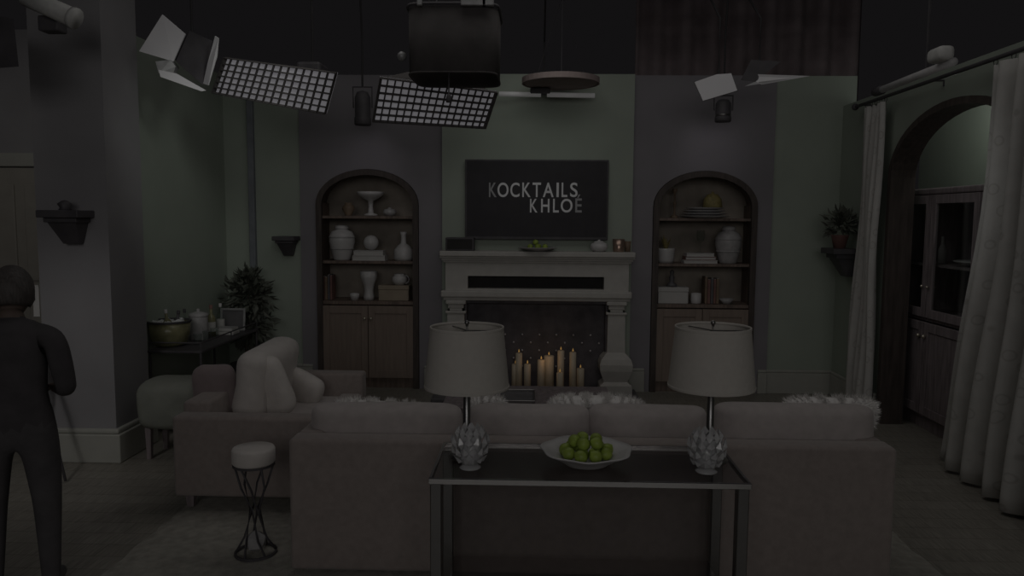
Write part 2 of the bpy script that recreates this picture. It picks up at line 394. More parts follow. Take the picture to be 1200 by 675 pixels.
# firebox
fa, fb_ = fx(546, 400, FY), fx(710, 400, FY)
bm = N(); box(fa - .1, fa, FY - .1, FY + .38, 0, zc, 0, 1, bm); box(fb_, fb_ + .1, FY - .1, FY + .38, 0, zc, 0, 1, bm)
for cxp, side in ((535, -1), (721, 1)):
    x = fx(cxp, 400, FY - .12); c = (x, FY - .125, 0)
    col = N()
    box(x - .095, x + .095, FY - .215, FY - .03, zc - .035, zc, .006, 1, col)
    box(x - .075, x + .075, FY - .195, FY - .05, zc - .075, zc - .035, .004, 1, col)
    obj('capital', col, M['stone'], fp)
    zb = .43
    sh = N(); frustum(rect(x - .085, x + .085, FY - .20, FY - .04, zb), rect(x - .08, x + .08, FY - .195, FY - .045, zc - .1), sh)
    box(x - .098, x + .098, FY - .21, FY - .04, zc - .125, zc - .1, .008, 2, sh)
    box(x - .06, x + .06, FY - .19, FY - .05, zc - .1, zc - .075, .004, 1, sh)
    obj('column_shaft', sh, M['stone'], fp)
    prof = [(.085, zb), (.10, zb - .015), (.14, zb - .06), (.155, zb - .11), (.15, zb - .17), (.125, zb - .24), (.11, zb - .28), (.15, zb - .31), (.155, 0.001)]
    bs = N()
    for (r1, z1), (r2, z2) in zip(prof, prof[1:]):
        frustum(rect(x - r2, x + r2, FY - .125 - r2 * .9, FY - .125 + min(r2 * .9, .12), z2), rect(x - r1, x + r1, FY - .125 - r1 * .9, FY - .125 + min(r1 * .9, .12), z1), bs)
    obj('column_base', bs, M['stone'], fp)
fbx = N(); box(fa, fb_, FY - .02, FY - .004, 0, zc, 0, 1, fbx)
# black firebox insert standing in front of the breast with a studded panel
obj('firebox_panel', fbx, M['firebrick'], fp)
ins = N(); box(fa, fa + .02, FY - .13, FY - .02, 0, zc, 0, 1, ins); box(fb_ - .02, fb_, FY - .13, FY - .02, 0, zc, 0, 1, ins); box(fa + .02, fb_ - .02, FY - .13, FY - .02, zc - .03, zc, 0, 1, ins)
obj('firebox_surround', ins, M['firebrick'], fp)
st0 = None
for r in range(5):
    for k in range(8):
        x = fx(592 + 20 * k - (10 if r % 2 else 0), 392, FY - .02); z = at(620, 392 + 9.2 * r, FY - .02).z
        if not fa + .05 < x < fb_ - .05 or (r > 2 and k > 4): continue
        if st0 is None:
            st0 = obj('stud', sphere((0, 0, 0), .011, n=8, m=6), M['stud'], fp, True, local=True); s_ = st0
        else: s_ = copyobj(st0)
        s_.location = (x - 0, -.024, z)
he = N(); box(fx(505, 465, FY - .5), fx(752, 465, FY - .5), FY - .52, FY - .001, 0, .035, .006, 1, he)
single('hearth_slab', he, M['dark_pot'], 'flat dark hearth slab on the floor below the fireplace', 'hearth', (0, FY - .3, 0), smooth=False)
# candles in the firebox
cands = [(604, 427, 443, 9, 'short thick candle at the left front of the hearth'), (608, 414, 436, 8, 'tall candle behind the leftmost one on the hearth'),
         (618, 427, 444, 8, 'medium candle second from the left front of the hearth'), (634, 422, 448, 9, 'broad candle left of centre on the hearth'),
         (643, 417, 446, 12, 'thickest candle at the centre of the hearth'), (657, 411, 441, 8, 'tallest slim candle right of centre on the hearth'),
         (656, 437, 452, 8, 'small candle in front of the tallest slim one'), (671, 413, 443, 8, 'tall candle toward the right column of the fireplace'),
         (680, 432, 447, 9, 'shortest candle at the right end of the hearth row')]
for i, (px, t, b, wd, lab) in enumerate(cands):
    Y = FY - .16 - .028 * ((i * 5) % 4) - (.2 if i == 6 else 0)
    x = at(px, b, Y).x; h = (b - t) / (F / Y) + .06; r = wd / 2 / (F / Y)
    zb_ = .037
    h = max(at(px, t, Y).z - zb_, .1)
    c = thing('pillar_candle', 'cream lit ' + lab, 'candle', (x, Y, zb_), group='lit candles on the hearth')
    obj('wax', lathe([(0, 0), (r, 0), (r, h), (r * .8, h + .004), (r * .3, h - .006), (0, h - .006)], (x, Y, zb_), 16), M['wax'], c, True)
    obj('wick', tube([(x, Y, zb_ + h - .006), (x + .002, Y, zb_ + h + .012)], .0015, 5), M['black'], c)
    obj('flame', lathe([(0, 0), (.006, .008), (.007, .014), (.003, .028), (0, .036)], (x, Y, zb_ + h + .006), 8), M['flame'], c, True)
pl = bpy.data.lights.new('candle_glow', 'POINT'); pl.energy = .9; pl.color = (1, .55, .22); pl.shadow_soft_size = .08
po = bpy.data.objects.new('candle_glow', pl); C.objects.link(po); po.location = (at(640, 420, FY - .3).x, FY - .34, .42)

# ------------------------------------------------------------------ television
TY = FY - .07
tx0, tx1 = fx(545, 230, TY), fx(713, 230, TY); tz0, tz1 = at(629, 281, TY).z, at(629, 187, TY).z
tv = thing('television', 'large black flat television above the mantel showing white lettering', 'television', ((tx0 + tx1) / 2, TY, tz0))
obj('casing', box(tx0, tx1, TY, TY + .05, tz0, tz1, .006), M['black'], tv)
obj('screen', box(tx0 + .015, tx1 - .015, TY - .002, TY + .004, tz0 + .03, tz1 - .015), M['screen'], tv)
obj('wall_bracket', box(-.2, .2, TY + .05, FY - .003, tz0 + .2, tz1 - .2), M['black'], tv)
def letter(ch, px0, px1, py0, py1, m):
    cu = bpy.data.curves.new('lettering', 'FONT'); cu.body = ch; cu.extrude = .002; cu.offset = .012
    t = bpy.data.objects.new('tmp_text', cu); C.objects.link(t); bpy.context.view_layer.update()
    me = bpy.data.meshes.new_from_object(t.evaluated_get(bpy.context.evaluated_depsgraph_get()))
    bpy.data.objects.remove(t)
    bm = N(); bm.from_mesh(me); bpy.data.meshes.remove(me)
    xs = [v.co.x for v in bm.verts]; ys = [v.co.y for v in bm.verts]
    A, B = at(px0, py1, TY), at(px1, py0, TY)
    for v in bm.verts:
        u = (v.co.x - min(xs)) / (max(xs) - min(xs)); q = (v.co.y - min(ys)) / (max(ys) - min(ys))
        v.co = Vector((A.x + u * (B.x - A.x), TY - .003 + v.co.z * .6, A.z + q * (B.z - A.z)))
    obj('lettering', bm, m, tv)
for ch, a, b, mm in (('K', 573, 582, 'letter_dim'), ('O', 583, 596, 'letter'), ('C', 598, 609, 'letter'), ('K', 612, 622, 'letter'), ('T', 624, 634, 'letter'),
                     ('A', 636, 649, 'letter'), ('I', 652, 655, 'letter'), ('L', 658, 665, 'letter'), ('S', 668, 677, 'letter')):
    letter(ch, a, b, 214, 231, M[mm])
for ch, a, b, mm in (('K', 621, 630, 'letter'), ('H', 634, 644, 'letter'), ('L', 648, 655, 'letter'), ('O', 657, 671, 'letter')):
    letter(ch, a, b, 233, 249, M[mm])
letter('\u00c9', 674, 682, 228, 249, M['letter_dim'])

# ------------------------------------------------------------------ mantel objects
zm = zt + .001; MY = FY - .13
x0, x1 = fx(523, 285, MY), fx(556, 285, MY)
s = thing('black_box_speaker', 'black rectangular box at the left end of the mantel', 'box', ((x0 + x1) / 2, MY, zm))
obj('body', box(x0, x1, MY - .07, MY + .07, zm, zm + .125, .006), M['black'], s)
obj('front_panel', box(x0 + .015, x1 - .015, MY - .074, MY - .068, zm + .015, zm + .11, .002), M['slot'], s)
px0 = at(630, 290, MY).x
s = thing('fruit_dish', 'shallow pale dish holding limes on the mantel', 'dish', (px0, MY, zm))
obj('plate', lathe([(0, 0), (.09, 0), (.10, .006), (.165, .025), (.185, .034), (.18, .038), (.10, .014), (0, .012)], (px0, MY, zm), 32), M['ceramic2'], s, True)
def limes(spots, r, mname, label, group, base):
    L0 = None
    for (dx, dy, dz) in spots:
        loc = (base[0] + dx, base[1] + dy, base[2] + dz)
        if L0 is None:
            bm = N()
            lathe([(0, -r * 1.08), (r * .25, -r * 1.0), (r * .62, -r * .78), (r * .92, -r * .38), (r, 0), (r * .92, r * .38), (r * .62, r * .78), (r * .25, r * 1.02), (r * .1, r * 1.14), (0, r * 1.16)], (0, 0, 0), 14, bm)
            bm.transform(Matrix.Rotation(1.2, 4, 'X'))
            L0 = obj('lime', bm, M[mname], None, True, loc, local=True); o = L0
        else: o = copyobj(L0); o.location = loc
        o.rotation_euler = (random.uniform(-.5, .5), random.uniform(-.5, .5), random.uniform(0, 6))
        tag(o, label, 'lime', group)
limes([(-.07, 0, .041), (0, -.03, .041), (.07, .0, .041), (.01, .04, .041), (-.02, .0, .083)], .027, 'lime', 'green lime heaped in the dish on the mantel', 'limes in the mantel dish', (px0, MY, zm))
xp = at(702, 288, MY).x
s = thing('round_pot', 'round white lidded pot near the right end of the mantel', 'pot', (xp, MY, zm))
obj('body', lathe([(0, 0), (.05, 0), (.075, .02), (.085, .05), (.07, .078), (.05, .085), (0, .086)], (xp, MY, zm), 20), M['ceramic'], s, True)
obj('lid', lathe([(.055, .084), (.04, .098), (.012, .103), (.012, .112), (0, .114)], (xp, MY, zm), 20), M['ceramic'], s, True)
xp = at(725, 288, MY).x
single('copper_cup', lathe([(0, 0), (.048, 0), (.052, .01), (.058, .12), (.053, .12), (.047, .015), (0, .015)], (xp, MY, zm), 20), M['copper'], 'straight copper cup standing beside the white pot on the mantel', 'cup', (xp, MY, zm))
xp2 = at(736, 288, MY).x
single('dark_tumbler', lathe([(0, 0), (.026, 0), (.032, .10), (.029, .10), (.024, .012), (0, .012)], (xp2, MY + .03, zm), 16), M['brown'], 'small dark tumbler at the far right end of the mantel', 'cup', (xp2, MY + .03, zm))

# ------------------------------------------------------------------ arched cabinets
z1, z2, z3 = at(430, 253, YB).z, at(430, 306, YB).z, at(430, 353, YB).z
DEP = .38
def cabinet(a, b, label, knobs):
    cx = (a + b) / 2
    c = thing('arched_cabinet', label, 'cabinet', (cx, YB, 0))
    e = .004
    obj('arch_casing', arch_band(a + e, b - e, ZS, RISE - e, -.055, 0, lambda u, z, t: (u, YB - .025 + t, z), .06), M['casing'], c)
    bm = N(); box(a + e, a + .03, YB + .035, YB + DEP, 0, ZS + .02, 0, 1, bm); box(b - .03, b - e, YB + .035, YB + DEP, 0, ZS + .02, 0, 1, bm)
    P = arch_pts(a + e, b - e, ZS, RISE - e)
    for p, q in zip(P, P[1:]): prism([(p[0], YB + .035, p[1]), (q[0], YB + .035, q[1]), (q[0], YB + .035, q[1] + .02), (p[0], YB + .035, p[1] + .02)], (0, DEP - .035, 0), bm)
    obj('carcass', bm, M['wood'], c)
    obj('back_panel', box(a, b, YB + DEP, YB + DEP + .02, 0, ZS + RISE + .02), M['niche'], c)
    for z in (z1, z2): obj('shelf', box(a + .03, b - .03, YB + .015, YB + DEP, z - .028, z, .003, 1), M['wood'], c)
    obj('counter', box(a + .03, b - .03, YB - .0, YB + DEP, z3 - .035, z3, .004, 1), M['wood'], c)
    obj('plinth', box(a + .055, b - .055, YB + .02, YB + .1, .0, .1), M['wood'], c)
    iw0, iw1 = a + .058, b - .058; mid = cx
    for s_, (d0, d1) in ((-1, (iw0, mid - .003)), (1, (mid + .003, iw1))):
        dr = obj('door', box(d0, d1, YB - .006, YB + .02, .105, z3 - .045, .003, 1), M['door_wood'], c)
        fr_ = N(); t = .065
        box(d0, d0 + t, YB - .016, YB - .005, .105, z3 - .045, .002, 1, fr_); box(d1 - t, d1, YB - .016, YB - .005, .105, z3 - .045, .002, 1, fr_)
        box(d0 + t, d1 - t, YB - .016, YB - .005, .105, .18, .002, 1, fr_); box(d0 + t, d1 - t, YB - .016, YB - .005, z3 - .12, z3 - .045, .002, 1, fr_)
        obj('door_frame', fr_, M['door_wood'], dr)
        kx = mid + s_ * .032
        kn = lathe([(0, -.03), (.014, -.026), (.016, -.016), (.007, -.008), (.007, 0)], (0, 0, 0), 12); kn.transform(Matrix.Translation((kx, YB - .016, at(430, 373, YB).z)) @ Matrix.Rotation(-PI / 2, 4, 'X'))
        obj('knob', kn, M['brass'], dr, True)
    return c
cabinet(La, Lb, 'dark wood arched cabinet left of the fireplace with ginger jar', 1)
cabinet(Ra, Rb, 'dark wood arched cabinet right of the fireplace with white boxes', 1)
SY = YB + .13; K = SY / F       # metres per pixel at shelf depth
def prof(w, h, pts): return [(w * K / 2 * r, h * K * z) for r, z in pts]
def shelf_item(name, px, z, wpx, hpx, pts, mname, label, cat, dy=0, n=24, wav=None):
    x = at(px, 300, SY + dy).x; loc = (x, SY + dy, z + .001)
    return single(name, lathe(prof(wpx, hpx, pts), loc, n, wav=wav), M[mname], label, cat, loc)
def shelf_box(name, px0, px1, z, hpx, mname, label, cat, dep=.16, dy=0, lid=None, bev=.006):
    x0, x1 = at(px0, 300, SY + dy).x, at(px1, 300, SY + dy).x
    loc = ((x0 + x1) / 2, SY + dy, z + .001); h = hpx * K
    t = thing(name, label, cat, loc)
    obj('body', box(x0, x1, SY + dy - dep / 2, SY + dy + dep / 2, z + .001, z + .001 + h * (.72 if lid else 1), bev), M[mname], t)
    if lid: obj('lid', box(x0 - .004, x1 + .004, SY + dy - dep / 2 - .004, SY + dy + dep / 2 + .004, z + .001 + h * .72, z + .001 + h, bev), M[lid], t)
    return t
JAR = [(0, 0), (.62, 0), (.68, .04), (.86, .3), (1, .52), (.98, .68), (.8, .8), (.5, .85), (.46, .88), (.46, .9)]
LID = [(.52, .88), (.54, .9), (.5, .96), (.2, .99), (0, 1)]
def ginger_jar(px, z, wpx, hpx, label, mname):
    x = at(px, 300, SY).x; loc = (x, SY, z + .001); t = thing('ginger_jar', label, 'jar', loc)
    obj('body', lathe(prof(wpx, hpx, JAR), loc, 28), M[mname], t, True); obj('lid', lathe(prof(wpx, hpx, LID), loc, 28), M[mname], t, True)
    for k in (.3, .62):
        r = wpx * K / 2 * (1.0 if k > .5 else .9)
        obj('painted_band', lathe([(r - .002, hpx * K * k), (r + .003, hpx * K * k + .004), (r + .003, hpx * K * (k + .03)), (r - .002, hpx * K * (k + .03) + .004)], loc, 28), M['ceramic2'], t, True)
def books(px0, z, n, group, wb=.03, h=.2, cols=('red', 'brown', 'dark_pot')):
    nm = {'red': 'dull red', 'brown': 'brown', 'dark_pot': 'charcoal', 'tan': 'tan'}
    x = at(px0, 300, SY).x
    for i in range(n):
        ww = wb * random.uniform(.8, 1.2); hh = h * random.uniform(.82, 1.05); m_ = cols[i % len(cols)]
        t = thing('book', '%s upright book, %s in %s' % (nm[m_], ['leftmost', 'second from left', 'third from left', 'fourth from left', 'rightmost'][i], group), 'book', (x + ww / 2, SY + .03, z + .001), group=group)
        obj('cover', box(x, x + ww, SY - .05, SY + .10, z + .001, z + .001 + hh, .003, 1), M[m_], t)
        obj('pages', box(x + .004, x + ww - .004, SY - .045, SY + .102, z + .004, z + .0035 + hh, 0), M['paper'], t)
        x += ww + .003
# left cabinet
shelf_item('pedestal_bowl', 435, z1, 32, 28, [(0, 0), (.5, 0), (.52, .06), (.2, .12), (.16, .4), (.2, .62), (.55, .72), (.9, .86), (1, 1), (.94, 1), (.5, .8), (0, .76)], 'ceramic', 'white footed bowl on the top shelf of the left cabinet', 'bowl')
shelf_item('small_urn', 409, z1, 15, 15, [(0, 0), (.6, 0), (.5, .1), (1, .5), (.8, .8), (.5, .85), (.6, 1), (0, 1)], 'brown', 'small brown urn left of the white footed bowl', 'urn')
shelf_item('small_teapot', 457, z1, 16, 10, [(0, 0), (.6, 0), (1, .4), (.8, .75), (.25, .85), (.2, 1), (0, 1)], 'ceramic2', 'small grey pot right of the white footed bowl', 'pot')
ginger_jar(401, z2, 30, 42, 'large white ginger jar with grey bands in the left cabinet', 'ceramic')
def stack(px0, px1, z, n, hpx, label, group, cols):
    hh = hpx * K / n; zz = z + .001
    for i in range(n):
        x0, x1 = at(px0 + i * 1.5, 300, SY).x, at(px1 - i * 2, 300, SY).x
        t = thing('stacked_book', '%s, %s' % (['bottom', 'second', 'third', 'fourth'][i] + ' book', label), 'book', ((x0 + x1) / 2, SY, zz), group=group)
        m_ = cols[i % len(cols)]
        cv = N(); box(x0, x1, SY - .08, SY + .08, zz, zz + .005, 0, 1, cv); box(x0, x1, SY - .08, SY + .08, zz + hh - .006, zz + hh - .001, 0, 1, cv); box(x0, x0 + .005, SY - .08, SY + .08, zz + .005, zz + hh - .006, 0, 1, cv)
        obj('cover', cv, M[m_], t); obj('pages', box(x0 + .006, x1 - .004, SY - .076, SY + .076, zz + .005, zz + hh - .006), M['paper'], t)
        zz += hh
    return zz
zz = stack(415, 453, z2, 2, 12, 'white flat stack in the left cabinet', 'flat books in the left cabinet', ['paper', 'ceramic'])
x = at(435, 300, SY).x
single('round_ornament', sphere((x, SY, zz + .075), .075, n=20, m=14), M['ceramic'], 'white round ornament resting on flat books in the left cabinet', 'ornament', (x, SY, zz))
shelf_item('bottle_vase', 473, z2, 23, 34, [(0, 0), (.85, 0), (1, .1), (.95, .38), (.6, .52), (.28, .6), (.25, .85), (.35, .98), (.3, 1), (.2, .9), (0, .5)], 'ceramic', 'white long necked bottle vase at the right of the middle shelf', 'vase')
books(379, z3, 4, 'the left cabinet row', .022, .24)
shelf_item('fluted_vase', 432, z3, 20, 34, [(0, 0), (.6, 0), (.62, .12), (.5, .3), (.6, .5), (.9, .75), (1, 1), (.9, 1), (.5, .55), (0, .4)], 'ceramic', 'white flared fluted vase on the lower shelf of the left cabinet', 'vase', wav=lambda a, r, z: .06 * math.sin(9 * a))
shelf_item('small_cup', 415, z3, 11, 8, [(0, 0), (.7, 0), (1, .6), (1, 1), (.85, 1), (.7, .2), (0, .15)], 'ceramic', 'tiny white cup left of the fluted vase', 'cup', dy=-.05)
shelf_box('keepsake_box', 445, 480, z3, 18, 'tan', 'tan keepsake box under a small white jug', 'box', lid='tan')
x = at(468, 300, SY).x; zj = z3 + .001 + 18 * K + .001
j = thing('white_jug', 'small white jug with ring handle on the tan box', 'jug', (x, SY, zj))
obj('body', lathe(prof(18, 13, [(0, 0), (.6, 0), (1, .35), (.95, .7), (.7, .9), (.75, 1), (.65, 1), (.5, .6), (0, .2)]), (x, SY, zj), 20), M['ceramic'], j, True)
obj('handle', tube([(x + .06 + .035 * math.cos(a), SY, zj + .055 + .04 * math.sin(a)) for a in [PI * .6 - i * PI * 1.2 / 8 for i in range(9)]], .007, 6), M['ceramic2'], j, True)
# right cabinet
for i in range(4):
    x = at(824, 300, SY).x; zz = z1 + .001 + i * .026; r = (57 - 5 * i) * K / 2
    single('stacked_plate', lathe([(0, 0), (r * .6, 0), (r * .7, .006), (r, .02), (r, .024), (r * .68, .012), (0, .010)], (x, SY, zz), 28), M['ceramic2'],
           ['bottom plate of the white stack on the top shelf', 'second plate up in the white top shelf stack', 'third plate up in the white top shelf stack', 'top plate of the white stack under the ochre dome'][i], 'plate', (x, SY, zz), 'plates stacked in the right cabinet')
x = at(833, 300, SY).x; zz = z1 + .001 + 4 * .026 + .001
single('ochre_dome', lathe([(.09, 0), (.095, .01), (.085, .08), (.05, .125), (.012, .135), (.015, .15), (0, .155)], (x, SY, zz), 20), M['yellow'], 'ochre dome cover sitting on the plate stack', 'dome', (x, SY, zz))
shelf_item('slim_candlestick', 789, z1, 10, 34, [(0, 0), (1, 0), (.9, .05), (.25, .12), (.2, .45), (.45, .5), (.2, .55), (.25, .85), (.6, .92), (.6, 1), (0, 1)], 'brown', 'slim brown candlestick left of the plate stack', 'candlestick', dy=.07, n=14)
x = at(780, 300, SY).x
t = thing('potted_sprig', 'ochre leafed sprig in a white pot in the right cabinet', 'plant', (x, SY, z2 + .001))
obj('pot', lathe(prof(21, 17, [(0, 0), (.8, 0), (.95, .2), (1, .9), (1, 1), (.9, 1), (.85, .8), (0, .75)]), (x, SY, z2 + .001), 20), M['ceramic'], t, True)
lf = N()
for i in range(26):
    a = random.uniform(0, 6.28); l = random.uniform(.08, .2); b0 = Vector((x, SY, z2 + .1)); d = Vector((math.cos(a) * .35, math.sin(a) * .35, 1)).normalized()
    e_ = b0 + d * l; sd = d.cross(Vector((0, 0, 1))).normalized() * .012
    vs = [lf.verts.new(p) for p in (b0, b0 + d * l * .6 + sd, e_, b0 + d * l * .6 - sd)]; lf.faces.new(vs)
tag(obj('leaves', lf, M['yellow'], t), kind='stuff')
zz = stack(800, 839, z2, 3, 12, 'flat white stack in the right cabinet', 'flat books in the right cabinet', ['paper', 'red', 'ceramic'])
x = at(821, 300, SY).x
t = thing('glass_goblet', 'clear glass goblet behind the ginger jar, on flat books', 'goblet', (x, SY + .02, zz))
obj('bowl', lathe([(.008, .10), (.035, .12), (.045, .16), (.04, .22), (.037, .22), (.041, .16), (.03, .125), (0, .115)], (x, SY + .02, zz), 18), M['glass'], t, True)
obj('stem', lathe([(0, 0), (.04, 0), (.035, .006), (.007, .015), (.006, .06), (.012, .075), (.006, .09), (.008, .10)], (x, SY + .02, zz), 18), M['glass'], t, True)
ginger_jar(853, z2, 30, 44, 'white ginger jar at the right of the right cabinet', 'ceramic2')
shelf_box('white_box', 771, 806, z3, 19, 'paper', 'white lidded box on the lower shelf of the right cabinet', 'box', lid='paper')
shelf_item('white_mug', 817, z3, 12, 12, [(0, 0), (.9, 0), (1, .1), (1, 1), (.88, 1), (.85, .2), (0, .15)], 'ceramic', 'small white mug beside the white lidded box', 'cup', dy=-.04)
shelf_item('small_dish', 853, z3, 18, 6, [(0, 0), (.5, 0), (.6, .3), (1, 1), (.92, 1), (.5, .4), (0, .35)], 'ceramic2', 'small grey dish at the right of the lower shelf', 'dish', dy=-.04)
books(826, z3, 5, 'the right cabinet row', .026, .29, ('brown', 'red', 'dark_pot', 'red'))
x = at(788, 300, SY).x; zq = z3 + .002 + 19 * K
single('dark_figurine', lathe([(0, 0), (.045, 0), (.05, .02), (.02, .05), (.03, .09), (.015, .12), (.025, .15), (0, .17)], (x, SY, zq), 16), M['dark_pot'], 'dark turned figurine standing on the white lidded box', 'figurine', (x, SY, zq))

# ------------------------------------------------------------------ wall corbels
def corbel(px0, px1, pyt, pyb, Y, label, face='y'):
    A, B = at(px0, pyt, Y - .2), at(px1, pyb, Y - .1); B.x = at(px1, pyb, Y - .2).x; cx = (A.x + B.x) / 2; h = A.z - B.z; wd = B.x - A.x
    c = thing('wall_corbel', label, 'wall shelf', (cx, Y, B.z)); d = .2
    obj('shelf_slab', box(A.x, B.x, Y - d, Y - .001, A.z - h * .22, A.z, .006), M['black'], c)
    obj('moulding', box(A.x + wd * .1, B.x - wd * .1, Y - d * .85, Y - .001, A.z - h * .36, A.z - h * .22, .006), M['black'], c)
    obj('bracket', frustum(rect(cx - wd * .2, cx + wd * .2, Y - .05, Y - .001, B.z), rect(cx - wd * .34, cx + wd * .34, Y - d * .75, Y - .001, A.z - h * .36)), M['black'], c)
    return c
corbel(41, 92, 246, 286, 5.1, 'black corbel shelf mounted on the grey pilaster')
P = at(76, 244, 4.98); zK = at(41, 246, 4.9).z + .001
single('small_black_finial', lathe([(0, 0), (.04, 0), (.03, .015), (.045, .04), (.02, .06), (0, .065)], (P.x, 4.98, zK), 14), M['black'], 'small black finial on the pilaster corbel', 'finial', (P.x, 4.98, zK))
corbel(318, 345, 277, 300, YB + .02, 'small black corbel shelf on the green wall by the cabinet')
# right side-wall corbel
Yc = 7.13; zc1 = at(982, 291, Yc).z; zc0 = at(982, 316, Yc).z
c = thing('wall_corbel', 'black corbel shelf on the side wall beside the far curtain', 'wall shelf', (XR - .12, Yc, zc0))
obj('shelf_slab', box(XR - .24, XR - .001, Yc - .16, Yc + .16, zc1 - .05, zc1, .006), M['black'], c)
obj('moulding', box(XR - .20, XR - .001, Yc - .13, Yc + .13, zc1 - .09, zc1 - .05, .006), M['black'], c)
obj('bracket', frustum(rect(XR - .08, XR - .001, Yc - .07, Yc + .07, zc0 - .06), rect(XR - .18, XR - .001, Yc - .11, Yc + .11, zc1 - .09)), M['black'], c)
c = thing('trailing_plant', 'dark leafy plant in a brown pot on the side wall corbel', 'plant', (XR - .13, Yc, zc1 + .001))
obj('pot', lathe([(0, 0), (.05, 0), (.075, .11), (.08, .12), (.07, .12), (.06, .1), (0, .1)], (XR - .13, Yc, zc1 + .001), 18), M['red'], c, True)
def foliage(base, n, rmin, rmax, up, leaf, seed):
    rnd = random.Random(seed); bm = N()
    for i in range(n):
        a = rnd.uniform(0, 2 * PI); el = rnd.uniform(*up); r = rnd.uniform(rmin, rmax)
        d = Vector((math.cos(a) * math.cos(el), math.sin(a) * math.cos(el), math.sin(el))); c0 = Vector(base) + d * r
        t = (d + Vector((rnd.uniform(-.6, .6), rnd.uniform(-.6, .6), rnd.uniform(-.8, .3)))).normalized(); s = t.cross(Vector((rnd.uniform(-1, 1), rnd.uniform(-1, 1), 1))).normalized(); l = leaf * rnd.uniform(.7, 1.3)
        nn = t.cross(s) * l * .12
        v = [bm.verts.new(p) for p in (c0, c0 + t * l * .45 + s * l * .24 + nn, c0 + t * l, c0 + t * l * .45 - s * l * .24 + nn, c0 + t * l * .5)]
        bm.faces.new((v[0], v[1], v[2], v[4])); bm.faces.new((v[0], v[4], v[2], v[3]))
    return bm
tag(obj('foliage', foliage((XR - .13, Yc, zc1 + .2), 160, .02, .13, (-.4, 1.5), .09, 4), M['leaf'], c), kind='stuff')

# ------------------------------------------------------------------ main sofa
SX0, SX1, SYB = -1.14, 1.66, 3.46
sf = thing('long_sofa', 'long rose beige sofa seen from behind, facing the fireplace', 'sofa', ((SX0 + SX1) / 2, SYB + .45, .02))
ZB = .667
obj('back_frame', box(SX0, SX1, SYB, SYB + .14, .035, ZB, .022, 3), M['sofa'], sf, True)
for x0, x1 in ((SX0, SX0 + .13), (SX1 - .13, SX1)):
    obj('arm', box(x0, x1, SYB + .141, SYB + .98, .05, ZB - .005, .022, 3), M['sofa'], sf, True)
obj('seat_base', box(SX0 + .131, SX1 - .131, SYB + .141, SYB + .95, .05, .28, .015), M['sofa'], sf, True)
for i in range(3):
    w_ = (SX1 - SX0 - .27) / 3; x = SX0 + .135 + i * w_
    obj('seat_cushion', box(x + .004, x + w_ - .004, SYB + .18, SYB + .97, .285, .45, .04, 3), M['cushion'], sf, True)
for x in (SX0 + .08, SX1 - .08):
    for y in (SYB + .08, SYB + .9): obj('leg', frustum(rect(x - .02, x + .02, y - .02, y + .02, .022), rect(x - .03, x + .03, y - .03, y + .03, .05)), M['wood2'], sf)
for (p0, p1, pt, sd) in ((368, 540, 471, 1), (553, 690, 473, 2), (692, 826, 474, 3), (838, 1022, 472, 4)):
    Yq = SYB + .27; A = at(p0, pt, Yq); B = at(p1, pt, Yq); w_ = B.x - A.x; hh = A.z - .44
    obj('back_cushion', blob(w_ + .02, .22, hh, TR(((A.x + B.x) / 2, Yq, .44 + hh / 2), rx=-.08), .35, .22, 32, 14, .04, sd), M['cushion'], sf, True)
# throw pillows on it
def pillow(name, label, px, py, Y, wd, hh, dep, mname, rx=0, ry=0, rz=0, seed=0, fur=0):
    c = at(px, py, Y)
    Mx = TR(c, rx, ry, rz); loc = (c.x, c.y, c.z - hh / 2)
    if not fur: return single(name, blob(wd, dep, hh, Mx, .5, .45, 32, 16, .05, seed), M[mname], label, 'pillow', loc)
    t = thing(name, label, 'pillow', loc)
    body = blob(wd, dep, hh, Mx, .55, .5, 32, 16, .05, seed)
    body.faces.ensure_lookup_table(); body.normal_update(); bmesh.ops.recalc_face_normals(body, faces=body.faces)
    rnd = random.Random(seed); fb2 = N()
    for f in body.faces:
        k = max(1, int(f.calc_area() * fur))
        for _ in range(k):
            ws = [rnd.random() + .05 for _ in f.verts]; sw = sum(ws); p = sum((v.co * (q / sw) for v, q in zip(f.verts, ws)), Vector())
            d = (f.normal + Vector((rnd.uniform(-.6, .6), rnd.uniform(-.6, .6), rnd.uniform(-.6, .5)))).normalized(); l = rnd.uniform(.012, .034)
            s = d.orthogonal().normalized() * .002
            fb2.faces.new([fb2.verts.new(q) for q in (p - s, p + s, p + d * l)])
    obj('cover', body, M[mname], t, True); tag(obj('pile', fb2, M['fur'], t), kind='stuff'); return t
pillow('fur_pillow', 'shaggy white pillow peeking over the centre of the long sofa', 698, 496, SYB + .56, .52, .30, .18, 'fur', .15, 0, .0, 3, 22000)
pillow('fur_pillow', 'shaggy white pillow at the right end of the long sofa', 972, 484, SYB + .36, .46, .16, .10, 'fur', .1, 0, 0, 5, 30000)
pillow('fur_pillow', 'small shaggy white pillow behind the left lamp post', 570, 492, SYB + .52, .2, .26, .15, 'fur', .1, 0, 0, 6, 22000)
pillow('fur_pillow', 'shaggy white throw pillow tucked at the left end of the long sofa', 446, 492, SYB + .44, .50, .2, .12, 'fur', .1, 0.05, 0, 7, 20000)

